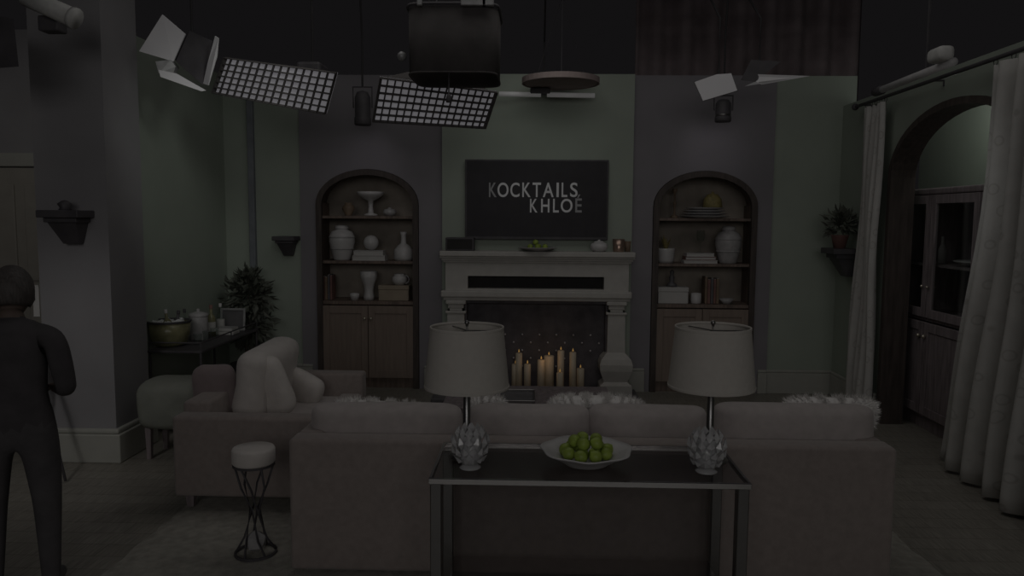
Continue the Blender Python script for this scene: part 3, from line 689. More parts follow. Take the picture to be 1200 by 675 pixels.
# ------------------------------------------------------------------ console table and lamps
TZ = .685; TYf, TYb = 2.9, 3.39
A = at(502, 574, TYf); B = at(881, 578, TYf)
ct = thing('console_table', 'chrome framed glass console table standing behind the long sofa', 'table', ((A.x + B.x) / 2, (TYf + TYb) / 2, 0))
TX0, TX1 = A.x, B.x
obj('glass_top', box(TX0 + .012, TX1 - .012, TYf + .012, TYb - .012, TZ - .008, TZ, .002, 1), M['smoke'], ct)
bm = N()
for q in ((TX0, TX1, TYf, TYf + .012), (TX0, TX1, TYb - .012, TYb), (TX0, TX0 + .012, TYf + .012, TYb - .012), (TX1 - .012, TX1, TYf + .012, TYb - .012)): box(*q, TZ - .022, TZ + .002, .002, 1, bm)
obj('top_rim', bm, M['chrome'], ct)
for x0 in (TX0 + .004, TX1 - .05):
    for y_ in (TYf + .012, TYb - .058):
        obj('leg', box(x0, x0 + .046, y_, y_ + .046, 0.02, TZ - .022, .004, 1), M['nickel'], ct)
obj('back_panel', box(TX0 + .054, TX1 - .054, TYb - .036, TYb - .03, .17, TZ - .03), M['tint'], ct)  # tinted sheet added to darken the view below the top
obj('lower_shelf', box(TX0 + .05, TX1 - .05, TYf + .03, TYb - .03, .16, .168, .002, 1), M['smoke'], ct)
def lamp(px, label, seed):
    Y = 3.18; x = at(px, 500, Y).x; z = TZ + .003; l = thing('table_lamp', label, 'lamp', (x, Y, z))
    zb, zt_ = at(px, 452, Y).z, at(px, 384, Y).z; rb = 50.5 * Y / F; rt = 43.5 * Y / F
    obj('base', lathe([(0, 0), (.075, 0), (.078, .006), (.07, .018), (.03, .026), (.018, .04), (.014, .05), (0, .05)], (x, Y, z), 28), M['nickel'], l, True)
    obj('pole', lathe([(0, .045), (.014, .045), (.016, .1), (.022, .106), (.022, .116), (.016, .122), (.0145, zb - z + .06), (.018, zb - z + .07), (.018, zb - z + .11), (0, zb - z + .11)], (x, Y, z), 20), M['nickel'], l, True)
    n = 48; sh = N()
    lathe([(rb, zb), (rt, zt_), (rt - .003, zt_), (rb - .003, zb), (rb, zb)], (x, Y, 0), n, sh)
    so = obj('lamp_shade', sh, M['shade'], l, True); sharp(so)
    for zz, rr in ((zb, rb), (zt_, rt)):
        obj('rim_band', lathe([(rr + .0012, zz - .006), (rr + .002, zz - .004), (rr + .002, zz + .004), (rr + .0012, zz + .006), (rr - .004, zz + .006), (rr - .004, zz - .006), (rr + .0012, zz - .006)], (x, Y, 0), n), M['shade'], so, True)
    hp = N()
    for a in (0, 2.09, 4.19): tube([(x, Y, zt_ - .012), (x + (rt - .004) * math.cos(a), Y + (rt - .004) * math.sin(a), zt_ - .012)], .0025, 6, hp)
    tube([(x, Y, zb + .1), (x, Y, zt_ + .008)], .004, 6, hp)
    obj('harp', hp, M['nickel'], l)
    obj('bulb', lathe([(0, .10), (.014, .10), (.014, .13), (.03, .17), (.03, .19), (.018, .215), (0, .22)], (x, Y, zb - .0), 16), M['ceramic'], l, True)
    obj('finial', lathe([(0, 0), (.006, 0), (.006, .006), (.011, .014), (.008, .022), (0, .026)], (x, Y, zt_ + .006), 12), M['nickel'], l, True)
lamp(547, 'left table lamp with white drum shade on the console table', 1)
lamp(832, 'right table lamp with white drum shade on the console table', 2)
def crystal_bowl(px, py, label, seed):
    Y = 3.03; x = at(px, py, Y).x; z = TZ + .003; t = thing('crystal_bowl', label, 'bowl', (x, Y, z)); rnd = random.Random(seed)
    obj('foot', lathe([(0, 0), (.04, 0), (.045, .006), (.03, .014), (.02, .02), (0, .022)], (x, Y, z), 20), M['crystal'], t, True)
    p0 = None
    for ring, (r, zc_, n, tilt) in enumerate(((.045, .04, 10, .9), (.062, .075, 12, .45), (.068, .115, 12, .1), (.05, .15, 10, -.25))):
        for k in range(n):
            a = 2 * PI * (k + .5 * (ring % 2)) / n
            if p0 is None:
                b_ = N(); v = [(0, -.014, 0), (-.017, 0, .004), (0, .006, -.026), (.017, 0, .004), (0, -.002, .03)]
                vs = [b_.verts.new(q) for q in v]; b_.faces.new((vs[0], vs[1], vs[2])); b_.faces.new((vs[0], vs[2], vs[3])); b_.faces.new((vs[0], vs[3], vs[4])); b_.faces.new((vs[0], vs[4], vs[1])); b_.faces.new((vs[1], vs[4], vs[3], vs[2]))
                p0 = obj('crystal_petal', b_, M['crystal'], t, local=True); o = p0
            else: o = copyobj(p0)
            o.location = (r * math.cos(a), r * math.sin(a), zc_)
            o.rotation_euler = (Matrix.Rotation(a + PI / 2, 3, 'Z') @ Matrix.Rotation(tilt, 3, 'X')).to_euler()
    obj('votive_cup', lathe([(0, .022), (.035, .022), (.042, .04), (.045, .14), (.042, .14), (.038, .045), (0, .03)], (x, Y, z), 20), M['crystal'], t, True)
    obj('candle', lathe([(0, .032), (.034, .032), (.036, .11), (.03, .113), (0, .112)], (x, Y, z), 16), M['ceramic'], t, True)
crystal_bowl(551, 540, 'sparkling crystal votive bowl in front of the left lamp', 1)
crystal_bowl(828, 540, 'sparkling crystal votive bowl in front of the right lamp', 2)
# plate of limes
Yp = 3.12; xp = at(687, 540, Yp).x; zp = TZ + .003
t = thing('serving_plate', 'wide white ruffled plate of limes on the console table', 'plate', (xp, Yp, zp))
wv = lambda a, r, z: (.035 * math.sin(7 * a) if r > .12 else 0)
obj('plate', lathe([(0, 0), (.09, 0), (.1, .008), (.13, .03), (.17, .05), (.19, .06), (.187, .064), (.165, .056), (.12, .036), (.09, .014), (0, .012)], (xp, Yp, zp), 56, wav=wv), M['ceramic'], t, True)
sp = [(.036 * math.cos(k * PI / 1.5), .036 * math.sin(k * PI / 1.5), .042) for k in range(3)] + [(.088 * math.cos(k * PI / 4.5 + .2), .088 * math.sin(k * PI / 4.5 + .2), .052) for k in range(9)] + [(.05 * math.cos(k * PI / 2.5 + .6), .05 * math.sin(k * PI / 2.5 + .6), .093) for k in range(5)]
limes(sp, .027, 'lime', 'green lime piled on the white plate on the console', 'limes on the console plate', (xp, Yp, zp))

# ------------------------------------------------------------------ loveseat at the left
ly0 = fl(203, 582, .1).y; ly1 = 5.5; lv0, lv1 = at(203, 560, ly0).x, -1.22; zA = at(240, 489, ly0).z
lv = thing('loveseat', 'rose beige loveseat on the left, side panel toward the camera', 'sofa', ((lv0 + lv1) / 2, (ly0 + ly1) / 2, .02))
obj('near_arm', box(lv0, lv1, ly0, ly0 + .14, .1, zA, .022, 3), M['sofa'], lv, True)
obj('far_arm', box(lv0, lv1, ly1 - .14, ly1, .1, zA + .02, .022, 3), M['sofa'], lv, True)
obj('back_frame', box(lv0, lv0 + .16, ly0 + .141, ly1 - .141, .1, .62, .022, 3), M['sofa'], lv, True)
obj('seat_base', box(lv0 + .161, lv1 - .02, ly0 + .141, ly1 - .141, .1, .26, .015), M['sofa'], lv, True)
obj('seat_cushion', box(lv0 + .2, lv1, ly0 + .145, ly1 - .145, .262, .43, .04, 3), M['cushion'], lv, True)
obj('back_cushion', blob(.78, .24, .44, TR((lv0 + .29, 4.96, .645), rx=.12, rz=PI / 2), .4, .3, 28, 14, .05, 20), M['cream'], lv, True)
for x in (lv0 + .07, lv1 - .07):
    for y in (ly0 + .07, ly1 - .07): obj('leg', frustum(rect(x - .018, x + .018, y - .018, y + .018, .022), rect(x - .025, x + .025, y - .025, y + .025, .1)), M['wood2'], lv)
pillow('throw_pillow', 'mauve pillow shape standing for the shaded side of the loveseat cushion', 252, 458, 4.66, .26, .34, .13, 'mauve', .12, 0, .2, 11)  # pillow shape put where the cushion side is in shade
pillow('throw_pillow', 'large tilted cream pillow beside the mauve shade shape on the loveseat', 312, 455, 4.74, .34, .40, .15, 'cream', .18, -.3, -.35, 12)
pillow('throw_pillow', 'cream pillow leaning on the far arm of the loveseat', 352, 463, 5.2, .30, .36, .14, 'cream', .15, .45, -.2, 15)

# ------------------------------------------------------------------ ottoman by the bar cart
P = at(203, 490, 5.25)
ot = thing('ottoman', 'sage grey rounded ottoman between pilaster and loveseat', 'ottoman', (P.x, 5.3, 0))
obj('cushion', blob(.46, .42, .36, TR((P.x, 5.3, .38)), .35, .45, 28, 14, .03, 2), M['sage'], ot, True)
for sx in (-.14, .14):
    for sy in (-.12, .12): obj('leg', frustum(rect(P.x + sx - .015, P.x + sx + .015, 5.3 + sy - .015, 5.3 + sy + .015, 0), rect(P.x + sx - .02, P.x + sx + .02, 5.3 + sy - .02, 5.3 + sy + .02, .24)), M['wood2'], ot)

# ------------------------------------------------------------------ pedestal stool
q = fl(300, 648, .02); sx, sy = q.x, q.y + .0; sz = at(300, 524, sy).z
st = thing('wire_stool', 'small round cream topped stool with crossed black wire legs', 'stool', (sx, sy, .02))
rs = 25.5 * sy / F
obj('seat', lathe([(0, sz - .08), (rs * .93, sz - .08), (rs, sz - .07), (rs, sz - .012), (rs * .94, sz), (0, sz + .002)], (sx, sy, 0), 28), M['cream'], st, True)
obj('seat_ring', lathe([(rs * .9, sz - .09), (rs * .98, sz - .09), (rs * .98, sz - .081), (rs * .9, sz - .081), (rs * .9, sz - .09)], (sx, sy, 0), 28), M['black'], st)
for k in range(6):
    a = k * PI / 3 + .2; b_ = a + 2.2
    obj('leg', tube([(sx + rs * .9 * math.cos(a), sy + rs * .9 * math.sin(a), sz - .085), (sx + rs * .62 * math.cos(a + .45), sy + rs * .62 * math.sin(a + .45), sz - .2), (sx + .022 * math.cos(a + 1.1), sy + .022 * math.sin(a + 1.1), .25), (sx + rs * .55 * math.cos(b_ - .3), sy + rs * .55 * math.sin(b_ - .3), .1), (sx + rs * .95 * math.cos(b_), sy + rs * .95 * math.sin(b_), .026)], .0055, 7), M['black'], st, True)
obj('base_ring', lathe([(rs * .9, .021), (rs, .021), (rs, .033), (rs * .9, .033), (rs * .9, .021)], (sx, sy, 0), 28), M['black'], st)
gx = bmesh.new(); bmesh.ops.create_icosphere(gx, subdivisions=1, radius=.058)
bmesh.ops.translate(gx, vec=(sx, sy, .082), verts=gx.verts)
single('faceted_ornament', gx, M['ceramic2'], 'faceted silver ornament set under the wire stool', 'ornament', (sx, sy, .022), smooth=False)

# ------------------------------------------------------------------ coffee table in front of the fireplace
cf = thing('coffee_table', 'low dark coffee table beyond the long sofa', 'table', (-.05, 5.35, .02))
obj('top', box(-.62, .55, 5.0, 5.7, .40, .44, .006), M['wood2'], cf)
for x in (-.58, .47):
    for y in (5.04, 5.62): obj('leg', box(x, x + .05, y, y + .05, .02, .40, .004, 1), M['wood2'], cf)
obj('stretcher', box(-.53, .47, 5.33, 5.37, .12, .15), M['wood2'], cf)
tr = thing('serving_tray', 'silver rimmed tray lying on the low coffee table', 'tray', (-.1, 5.3, .441))
obj('base', box(-.32, .0, 5.12, 5.45, .441, .447), M['dark_pot'], tr)
rm = N()
for qd in ((-.33, .01, 5.11, 5.12), (-.33, .01, 5.45, 5.46), (-.33, -.32, 5.12, 5.45), (0, .01, 5.12, 5.45)): box(*qd, .441, .468, .002, 1, rm)
obj('rim', rm, M['nickel'], tr)

# ------------------------------------------------------------------ bar cart
bx0, bx1, by0, by1, bz = -2.99, -2.56, 5.78, 7.0, .66
bc = thing('bar_cart', 'black metal bar cart against the left wall carrying bottles', 'cart', ((bx0 + bx1) / 2, (by0 + by1) / 2, 0))
obj('top_shelf', box(bx0, bx1, by0, by1, bz - .02, bz, .004, 1), M['black'], bc)
obj('lower_shelf', box(bx0 + .01, bx1 - .01, by0 + .01, by1 - .01, .22, .24, .004, 1), M['black'], bc)
for x in (bx0 + .015, bx1 - .015):
    for y in (by0 + .015, by1 - .015):
        obj('leg', tube([(x, y, .07), (x, y, bz - .02)], .011, 8), M['black'], bc)
        wl = lathe([(0, -.012), (.028, -.012), (.033, -.008), (.033, .008), (.028, .012), (0, .012)], (0, 0, 0), 16); wl.transform(TR((x, y, .034), ry=PI / 2)); obj('wheel', wl, M['black'], bc, True)
obj('rail', tube([(bx1 - .012, by0 + .012, bz + .06), (bx1 - .012, by1 - .012, bz + .06)], .006, 7), M['black'], bc)
obj('rail', tube([(bx0 + .012, by0 + .012, bz + .06), (bx1 - .012, by0 + .012, bz + .06)], .006, 7), M['black'], bc)
for x, y in ((bx1 - .012, by0 + .012), (bx1 - .012, (by0 + by1) / 2), (bx1 - .012, by1 - .012), (bx0 + .012, by0 + .012)):
    obj('rail_post', tube([(x, y, bz), (x, y, bz + .06)], .005, 7), M['black'], bc)
zb = bz + .001
bkx, bky = at(199, 400, 6.02).x, 6.02
ib = thing('ice_tub', 'olive glass ice tub with dark rim at the cart near end', 'ice bucket', (bkx, bky, zb))
obj('tub', lathe([(0, 0), (.10, 0), (.13, .02), (.155, .1), (.16, .19), (.15, .19), (.145, .1), (.12, .03), (0, .02)], (bkx, bky, zb), 28), M['olive'], ib, True)
obj('rim', lathe([(.148, .19), (.166, .188), (.168, .202), (.15, .204), (.148, .19)], (bkx, bky, zb), 28), M['black'], ib)
ice = N(); rnd = random.Random(5)
for k in range(60):
    a = rnd.uniform(0, 6.28); r = .12 * math.sqrt(rnd.random()); t_ = box(-.015, .015, -.015, .015, -.015, .015, .003, 1); t_.transform(TR((bkx + r * math.cos(a), bky + r * math.sin(a), zb + .165 + rnd.uniform(0, .03)), rnd.random() * 3, rnd.random() * 3)); join(ice, t_)
tag(obj('ice', ice, M['bead'], ib), kind='stuff')
def bottle(px, py, Y, r, h, mname, capm, label, tilt=(0, 0), z=None, name='bottle'):
    x = at(px, py, Y).x; z = zb if z is None else z; t = thing(name, label, 'bottle', (x, Y, z))
    Mx = TR((x, Y, z), tilt[0], tilt[1]); b_ = lathe([(0, 0), (r, 0), (r, h * .55), (r * .85, h * .63), (r * .35, h * .72), (r * .32, h * .95), (0, h * .95)], (0, 0, 0), 18); b_.transform(Mx)
    obj('body', b_, M[mname], t, True)
    c_ = lathe([(r * .38, h * .88), (r * .4, h), (0, h)], (0, 0, 0), 12); c_.transform(Mx); obj('cap', c_, M[capm], t, True)
    if h > .2:
        l_ = lathe([(r + .0008, h * .15), (r + .0012, h * .16), (r + .0012, h * .45), (r + .0008, h * .46)], (0, 0, 0), 18); l_.transform(Mx); obj('paper_label', l_, M['paper'], t, True)
    return t
bottle(180, 380, 6.03, .035, .24, 'dark_pot', 'black', 'dark bottle leaning left inside the ice tub', (.0, -.45), zb + .06)
bottle(199, 380, 5.98, .033, .25, 'olive', 'ceramic', 'pale necked bottle standing upright in the ice tub', (.1, -.08), zb + .05)
bottle(205, 380, 6.08, .035, .22, 'dark_pot', 'black', 'dark bottle at the right side of the ice tub', (.1, .2), zb + .06)
x, Y = at(233, 390, 6.32).x, 6.32
cn = thing('white_canister', 'tall pale canister beside the ice tub on the cart', 'canister', (x, Y, zb))
obj('body', lathe([(0, 0), (.07, 0), (.075, .01), (.075, .19), (.07, .2), (0, .2)], (x, Y, zb), 22), M['ceramic2'], cn, True)
obj('lid', lathe([(.078, .2), (.078, .222), (.03, .235), (.012, .24), (.014, .26), (0, .264)], (x, Y, zb), 22), M['ceramic2'], cn, True)
bottle(217, 390, 6.3, .03, .26, 'glass', 'black', 'clear bottle with black cap behind the ice tub')
bottle(248, 390, 6.52, .036, .27, 'olive', 'red', 'red capped bottle right of the pale canister')
bottle(259, 395, 6.74, .034, .26, 'glass', 'ceramic', 'clear bottle with white cap left of the silver frame')
x, Y = at(273, 385, 6.84).x, 6.84
pf = thing('picture_frame', 'small grey picture frame at the far end of the cart', 'frame', (x, Y, zb))
b_ = box(-.11, .11, -.008, .008, 0, .2, .003, 1); b_.transform(TR((x, Y, zb), -.12)); obj('backing', b_, M['dark_pot'], pf)
fr_ = N()
for qd in ((-.115, -.095, .0, .205), (.095, .115, 0, .205), (-.095, .095, 0, .02), (-.095, .095, .185, .205)): box(qd[0], qd[1], -.016, -.006, qd[2], qd[3], .002, 1, fr_)
fr_.transform(TR((x, Y, zb), -.12)); obj('frame', fr_, M['grey_metal'], pf)
for k, (cc, lab) in enumerate((('paper', 'lower white booklet stacked on the cart near the frame'), ('ceramic2', 'upper grey booklet stacked on the cart near the frame'))):
    x0 = at(264, 395, 6.62).x; zk = zb + k * .031
    tk = thing('booklet', lab, 'book', (x0, 6.62, zk), group='booklets on the cart')
    obj('cover', box(x0 - .07, x0 + .09 - .01 * k, 6.57, 6.71, zk, zk + .03, .003, 1), M[cc], tk); obj('pages', box(x0 - .066, x0 + .092 - .01 * k, 6.568, 6.712, zk + .005, zk + .025), M['paper'], tk)
for k, (px, Y, lab) in enumerate(((232, 6.08, 'short tumbler at the front edge of the cart'), (243, 6.26, 'short tumbler behind the front one on the cart'), (252, 6.42, 'short tumbler nearest the booklets on the cart'))):
    x = at(px, 410, Y).x
    single('tumbler', lathe([(0, 0), (.03, 0), (.036, .085), (.033, .085), (.027, .012), (0, .012)], (x, Y, zb), 16), M['glass'], lab, 'glass', (x, Y, zb), 'tumblers on the cart')
# potted tree in the corner
P = at(292, 380, 7.2)
pt = thing('potted_tree', 'dark leafy potted tree in the corner behind the bar cart', 'plant', (P.x, 7.2, 0))
obj('pot', lathe([(0, 0), (.13, 0), (.17, .28), (.18, .3), (.165, .3), (.15, .26), (0, .25)], (P.x, 7.2, 0), 24), M['dark_pot'], pt, True)
for k in range(3): obj('stem', tube([(P.x + .03 * (k - 1), 7.2, .25), (P.x + .04 * (k - 1), 7.2 + .01 * k, .6), (P.x + .07 * (k - 1), 7.19, .95)], .012, 6), M['bark'], pt, True)
bm = foliage((P.x, 7.2, .92), 420, .03, .22, (-1.2, 1.5), .10, 8); join(bm, foliage((P.x + .02, 7.2, .66), 200, .03, .2, (-1.2, 1.0), .10, 9)); join(bm, foliage((P.x, 7.19, 1.06), 160, .02, .13, (-.5, 1.5), .09, 10))
tag(obj('foliage', bm, M['leaf'], pt), kind='stuff')

# ------------------------------------------------------------------ hutch in the alcove
hx = 3.16; h0, h1, hz = 4.9, 6.95, 1.96
hu = thing('hutch', 'tall dark wood hutch seen through the arched opening', 'cabinet', (hx + .2, (h0 + h1) / 2, 0))
bm = N(); box(hx + .05, 3.7, h0, h1, 0, .1, 0, 1, bm); box(hx + .03, 3.7, h0, h1, .1, .12, 0, 1, bm); box(hx + .03, 3.7, h0, h0 + .03, .12, hz - .05, 0, 1, bm); box(hx + .03, 3.7, h1 - .03, h1, .12, hz - .05, 0, 1, bm); box(3.68, 3.7, h0 + .03, h1 - .03, .12, hz - .05, 0, 1, bm)
obj('carcass', bm, M['wood2'], hu)
obj('cornice', box(hx - .0, 3.71, h0 - .02, h1 + .02, hz - .05, hz, .012), M['wood2'], hu)
hw = (h1 - h0) / 3; zm_ = .92
zsh = at(1118, 306, 3.4 / 3.2 * 5.6).z
obj('shelf', box(hx + .06, 3.68, h0 + .03, h1 - .03, 1.33, 1.35), M['wood2'], hu)
obj('shelf', box(hx + .03, 3.68, h0 + .03, h1 - .03, zm_ - .03, zm_), M['wood2'], hu)
for k in range(3):
    a_, b_ = h0 + k * hw + .008, h0 + (k + 1) * hw - .008; t = .07
    lo = obj('lower_door', box(hx + .004, hx + .028, a_, b_, .13, zm_ - .04, .003, 1), M['wood2'], hu)
    lf_ = N(); box(hx - .008, hx + .004, a_, a_ + t, .13, zm_ - .04, .002, 1, lf_); box(hx - .008, hx + .004, b_ - t, b_, .13, zm_ - .04, .002, 1, lf_); box(hx - .008, hx + .004, a_ + t, b_ - t, .13, .2, .002, 1, lf_); box(hx - .008, hx + .004, a_ + t, b_ - t, zm_ - .11, zm_ - .04, .002, 1, lf_)
    obj('door_frame', lf_, M['wood2'], lo)
    up = N(); box(hx, hx + .025, a_, a_ + t, zm_, hz - .055, .002, 1, up); box(hx, hx + .025, b_ - t, b_, zm_, hz - .055, .002, 1, up); box(hx, hx + .025, a_ + t, b_ - t, zm_, zm_ + t, .002, 1, up); box(hx, hx + .025, a_ + t, b_ - t, hz - .055 - t, hz - .055, .002, 1, up)
    uo = obj('upper_door', up, M['wood2'], hu); obj('pane', box(hx + .010, hx + .014, a_ + t, b_ - t, zm_ + t, hz - .055 - t), M['glass'], uo)
    ky = (a_ + .035) if k == 2 else (b_ - .035)
    kn = sphere((hx - .025, ky, zm_ - .15), .017, n=12, m=8); tube([(hx - .01, ky, zm_ - .15), (hx - .025, ky, zm_ - .15)], .007, 6, kn); obj('knob', kn, M['brass'], lo, True)
    kn = sphere((hx - .018, ky, zm_ + .25), .012, n=12, m=8); obj('knob', kn, M['brass'], uo, True)
single('oval_platter', lathe([(0, 0), (.1, 0), (.17, .03), (.19, .04), (.18, .045), (.1, .012), (0, .012)], (3.4, 5.95, 1.352), 28), M['ceramic2'], 'pale platter on the shelf inside the dark hutch', 'platter', (3.4, 5.95, 1.352))
single('hutch_bottle', lathe([(0, 0), (.03, 0), (.03, .12), (.012, .16), (.012, .22), (0, .22)], (3.35, 6.42, 1.352), 16), M['ceramic'], 'slim white bottle on the shelf inside the dark hutch', 'bottle', (3.35, 6.42, 1.352))

# ------------------------------------------------------------------ curtains
def curtain(label, yt0, yt1, yb0, yb1, zt_, zb_, nf, at_, ab_, x0, xb, seed):
    rnd = random.Random(seed); nu, nv = nf * 10, 26; loc = (x0, (yt0 + yt1) / 2, zb_)
    t = thing('curtain', label, 'curtain', loc)
    bm = N(); uvl = bm.loops.layers.uv.new('UVMap'); V = []; ph = [rnd.uniform(-.5, .5) for _ in range(nf + 2)]; am = [rnd.uniform(.65, 1.25) for _ in range(nf + 2)]
    for j in range(nv + 1):
        q = j / nv; R = []
        for i in range(nu + 1):
            u = i / nu; k = min(int(u * nf), nf - 1); e = q ** 1.4
            y = (yt0 + (yt1 - yt0) * u) * (1 - e) + (yb0 + (yb1 - yb0) * u) * e
            A_ = (at_ * (1 - q) + ab_ * q) * (am[k] * (1 - (u * nf - k)) + am[k + 1] * (u * nf - k))
            x = x0 + (xb - x0) * e - A_ * (.5 + .5 * math.sin(2 * PI * u * nf + .6 * q * ph[k])) + .012 * math.sin(9 * q + 5 * u)
            z = zt_ + (zb_ - zt_) * q - (.0 if q < 1 else 0) + (rnd.uniform(0, .006) if j == nv else 0)
            R.append(bm.verts.new((x, y + .012 * math.sin(2 * PI * u * nf * .5 + 3 * q), z)))
        V.append(R)
    for j in range(nv):
        for i in range(nu):
            f = bm.faces.new((V[j][i], V[j][i + 1], V[j + 1][i + 1], V[j + 1][i]))
            for l, (a, b) in zip(f.loops, ((i, j), (i + 1, j), (i + 1, j + 1), (i, j + 1))): l[uvl].uv = (a / nu * nf * .32, b / nv * 2.7)
    o = obj('cloth', bm, M['curtain'], t, True); md = o.modifiers.new('thick', 'SOLIDIFY'); md.thickness = .004
    r0 = None
    for k in range(nf + 1):
        y = yt0 + (yt1 - yt0) * k / nf
        if r0 is None:
            r_ = N(); tube([(0, .022 * math.cos(a), .022 * math.sin(a)) for a in [2 * PI * i / 12 for i in range(13)]], .003, 5, r_)
            r0 = obj('ring', r_, M['black'], t, True, local=True); rr = r0
        else: rr = copyobj(r0)
        rr.rotation_euler = (0, 0, PI / 2 * 0); rr.location = Vector((x0 - .03, y, zt_ + .02)) - Vector(loc)
    return t
curtain('narrow pale embroidered curtain at the far side of the arch', 6.42, 6.78, 6.45, 6.98, 2.66, .02, 4, .06, .09, 2.86, 2.88, 1)
curtain('wide pale embroidered curtain at the near side of the arch', 3.3, 4.93, 3.1, 5.36, 2.66, .02, 9, .08, .15, 2.86, 2.90, 2)
rd = thing('curtain_rod', 'black curtain rod above the arched opening', 'curtain rod', (2.8, 5.0, 2.66))
obj('pole', tube([(2.83, 2.9, 2.70), (2.83, 7.0, 2.70)], .014, 10), M['black'], rd, True)
obj('finial', sphere((2.83, 7.02, 2.70), .03), M['black'], rd, True)
for y in (3.2, 5.7, 6.9): obj('bracket', tube([(2.83, y, 2.70), (2.915, y, 2.70), (2.918, y, 2.66)], .008, 6), M['black'], rd)

# ------------------------------------------------------------------ lighting grid and studio fixtures
PZ = 3.62
def pipe(x0, x1, Y, label):
    p = thing('grid_pipe', label, 'pipe', ((x0 + x1) / 2, Y, PZ)); obj('pipe', tube([(x0, Y, PZ), (x1, Y, PZ)], .024, 10), M['black'], p, True)
    for x in (x0 + .5, (x0 + x1) / 2, x1 - .5): obj('hanger', tube([(x, Y, PZ), (x, Y, PZ + .4)], .006, 6), M['rod'], p)
pipe(-4, 3.6, 5.5, 'black lighting pipe above the seating area')
pipe(-4, 3.6, 6.85, 'black lighting pipe close to the fireplace wall')
pipe(-4, 3.6, 4.4, 'black lighting pipe nearest the camera')
def drop(parent, p, Y):   # yoke rod from fixture up to the nearest pipe
    obj('hanging_rod', tube([p, (p[0], p[1], PZ - .3), (p[0], Y, PZ - .024)], .009, 7), M['rod'], parent)
def softbox(label, corners, cols, rows, pipeY):
    P4 = [at(*c) for c in corners]   # tl, tr, br, bl
    c = sum(P4, Vector()) / 4; n = (P4[1] - P4[0]).cross(P4[3] - P4[0]).normalized()
    if n.dot(CAM - c) < 0: n = -n
    t = thing('strip_softbox', label, 'studio light', c)
    obj('diffuser', prism([p - n * .02 for p in P4], -n * .006), M['diffuser'], t)
    bk = c - n * .38; q4 = [bk + (p - c) * .25 for p in P4]
    sh = N(); a = [sh.verts.new(p + (p - c).normalized() * .006) for p in P4]; b = [sh.verts.new(p) for p in q4]
    for i in range(4): sh.faces.new((a[i], a[(i + 1) % 4], b[(i + 1) % 4], b[i]))
    sh.faces.new(b); o = obj('shell', sh, M['fabric_black'], t); md = o.modifiers.new('thick', 'SOLIDIFY'); md.thickness = .004
    g = N()
    def L(u, v): return (P4[0] * (1 - u) + P4[1] * u) * (1 - v) + (P4[3] * (1 - u) + P4[2] * u) * v
    du = (P4[1] - P4[0]).normalized() * .0038; dv = (P4[3] - P4[0]).normalized() * .0038
    for i in range(cols + 1):
        u = i / cols; A_, B_ = L(u, 0), L(u, 1); prism([A_ - du, A_ + du, B_ + du, B_ - du], -n * .018, g)
    for j in range(rows + 1):
        v = j / rows; A_, B_ = L(0, v), L(1, v); prism([A_ - dv, A_ + dv, B_ + dv, B_ - dv], -n * .018, g)
    obj('egg_crate_grid', g, M['fabric_black'], t)
    obj('lamp_head', box(bk.x - .09, bk.x + .09, bk.y - .02, bk.y + .22, bk.z - .08, bk.z + .08, .02), M['black'], t)
    drop(t, (bk.x, bk.y + .1, bk.z + .07), pipeY)
    return t
softbox('grid covered strip softbox hanging left of the black skirted light', [(262, 68, 5.55), (393, 86, 5.1), (380, 134, 5.3), (248, 109, 5.75)], 15, 6, 5.5)
softbox('grid covered strip softbox hanging below the black skirted light', [(446, 92, 5.15), (583, 109, 5.45), (569, 151, 5.65), (437, 143, 5.35)], 16, 6, 5.5)
# fixture with open barn doors, upper left
def panel(pts, Y, m, parent, th=.012, name='barn_door'):
    return obj(name, prism([at(x, y, Yk) for x, y, Yk in pts], (0, th, .002)), m, parent)
bd = thing('barn_door_light', 'black studio light with open white barn doors at upper left', 'studio light', at(222, 72, 5.6))
c = at(226, 74, 5.6)
obj('housing', frustum([at(206, 72, 5.5), at(238, 100, 5.5), at(249, 48, 5.5), at(222, 36, 5.5)], [at(204, 66, 5.8), at(236, 92, 5.8), at(246, 52, 5.8), at(224, 42, 5.8)]), M['black'], bd)
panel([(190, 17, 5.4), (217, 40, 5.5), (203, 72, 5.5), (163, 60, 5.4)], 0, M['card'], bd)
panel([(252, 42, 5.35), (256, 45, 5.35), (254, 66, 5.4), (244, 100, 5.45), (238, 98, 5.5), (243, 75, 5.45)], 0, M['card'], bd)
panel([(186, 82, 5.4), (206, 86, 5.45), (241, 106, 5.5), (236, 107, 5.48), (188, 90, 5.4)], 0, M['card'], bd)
panel([(182, 72, 5.45), (200, 70, 5.48), (206, 78, 5.5), (202, 88, 5.5), (186, 86, 5.45)], 0, M['grey_metal'], bd, .05, 'hinge')
drop(bd, (c.x, c.y, c.z + .15), 5.5)
# upper left corner fixture
P = at(60, 10, 4.5)
lt = thing('tube_light', 'short pale tube light at the top left corner', 'studio light', P)
a, b = at(30, -4, 4.45), at(84, 20, 4.45)
obj('tube', tube([a, b], .055, 12), M['pale_metal'], lt, True); obj('end_cap', tube([b, b + (b - a).normalized() * .03], .062, 12), M['pale_metal'], lt, True)
obj('bracket', box(P.x - .1, P.x + .02, P.y + .02, P.y + .12, P.z - .12, P.z - .03, .01), M['black'], lt)
drop(lt, (P.x, P.y + .06, P.z), 4.4)
P = at(6, 55, 4.4)
fx_ = thing('black_fixture', 'black studio lamp head cut by the left picture edge', 'studio light', P)
obj('housing', frustum([at(-30, 82, 4.35), at(22, 78, 4.35), at(16, 22, 4.35), at(-30, 14, 4.35)], [at(-26, 76, 4.7), at(16, 72, 4.7), at(12, 30, 4.7), at(-26, 24, 4.7)]), M['black'], fx_)
drop(fx_, at(-8, 18, 4.5), 4.4)
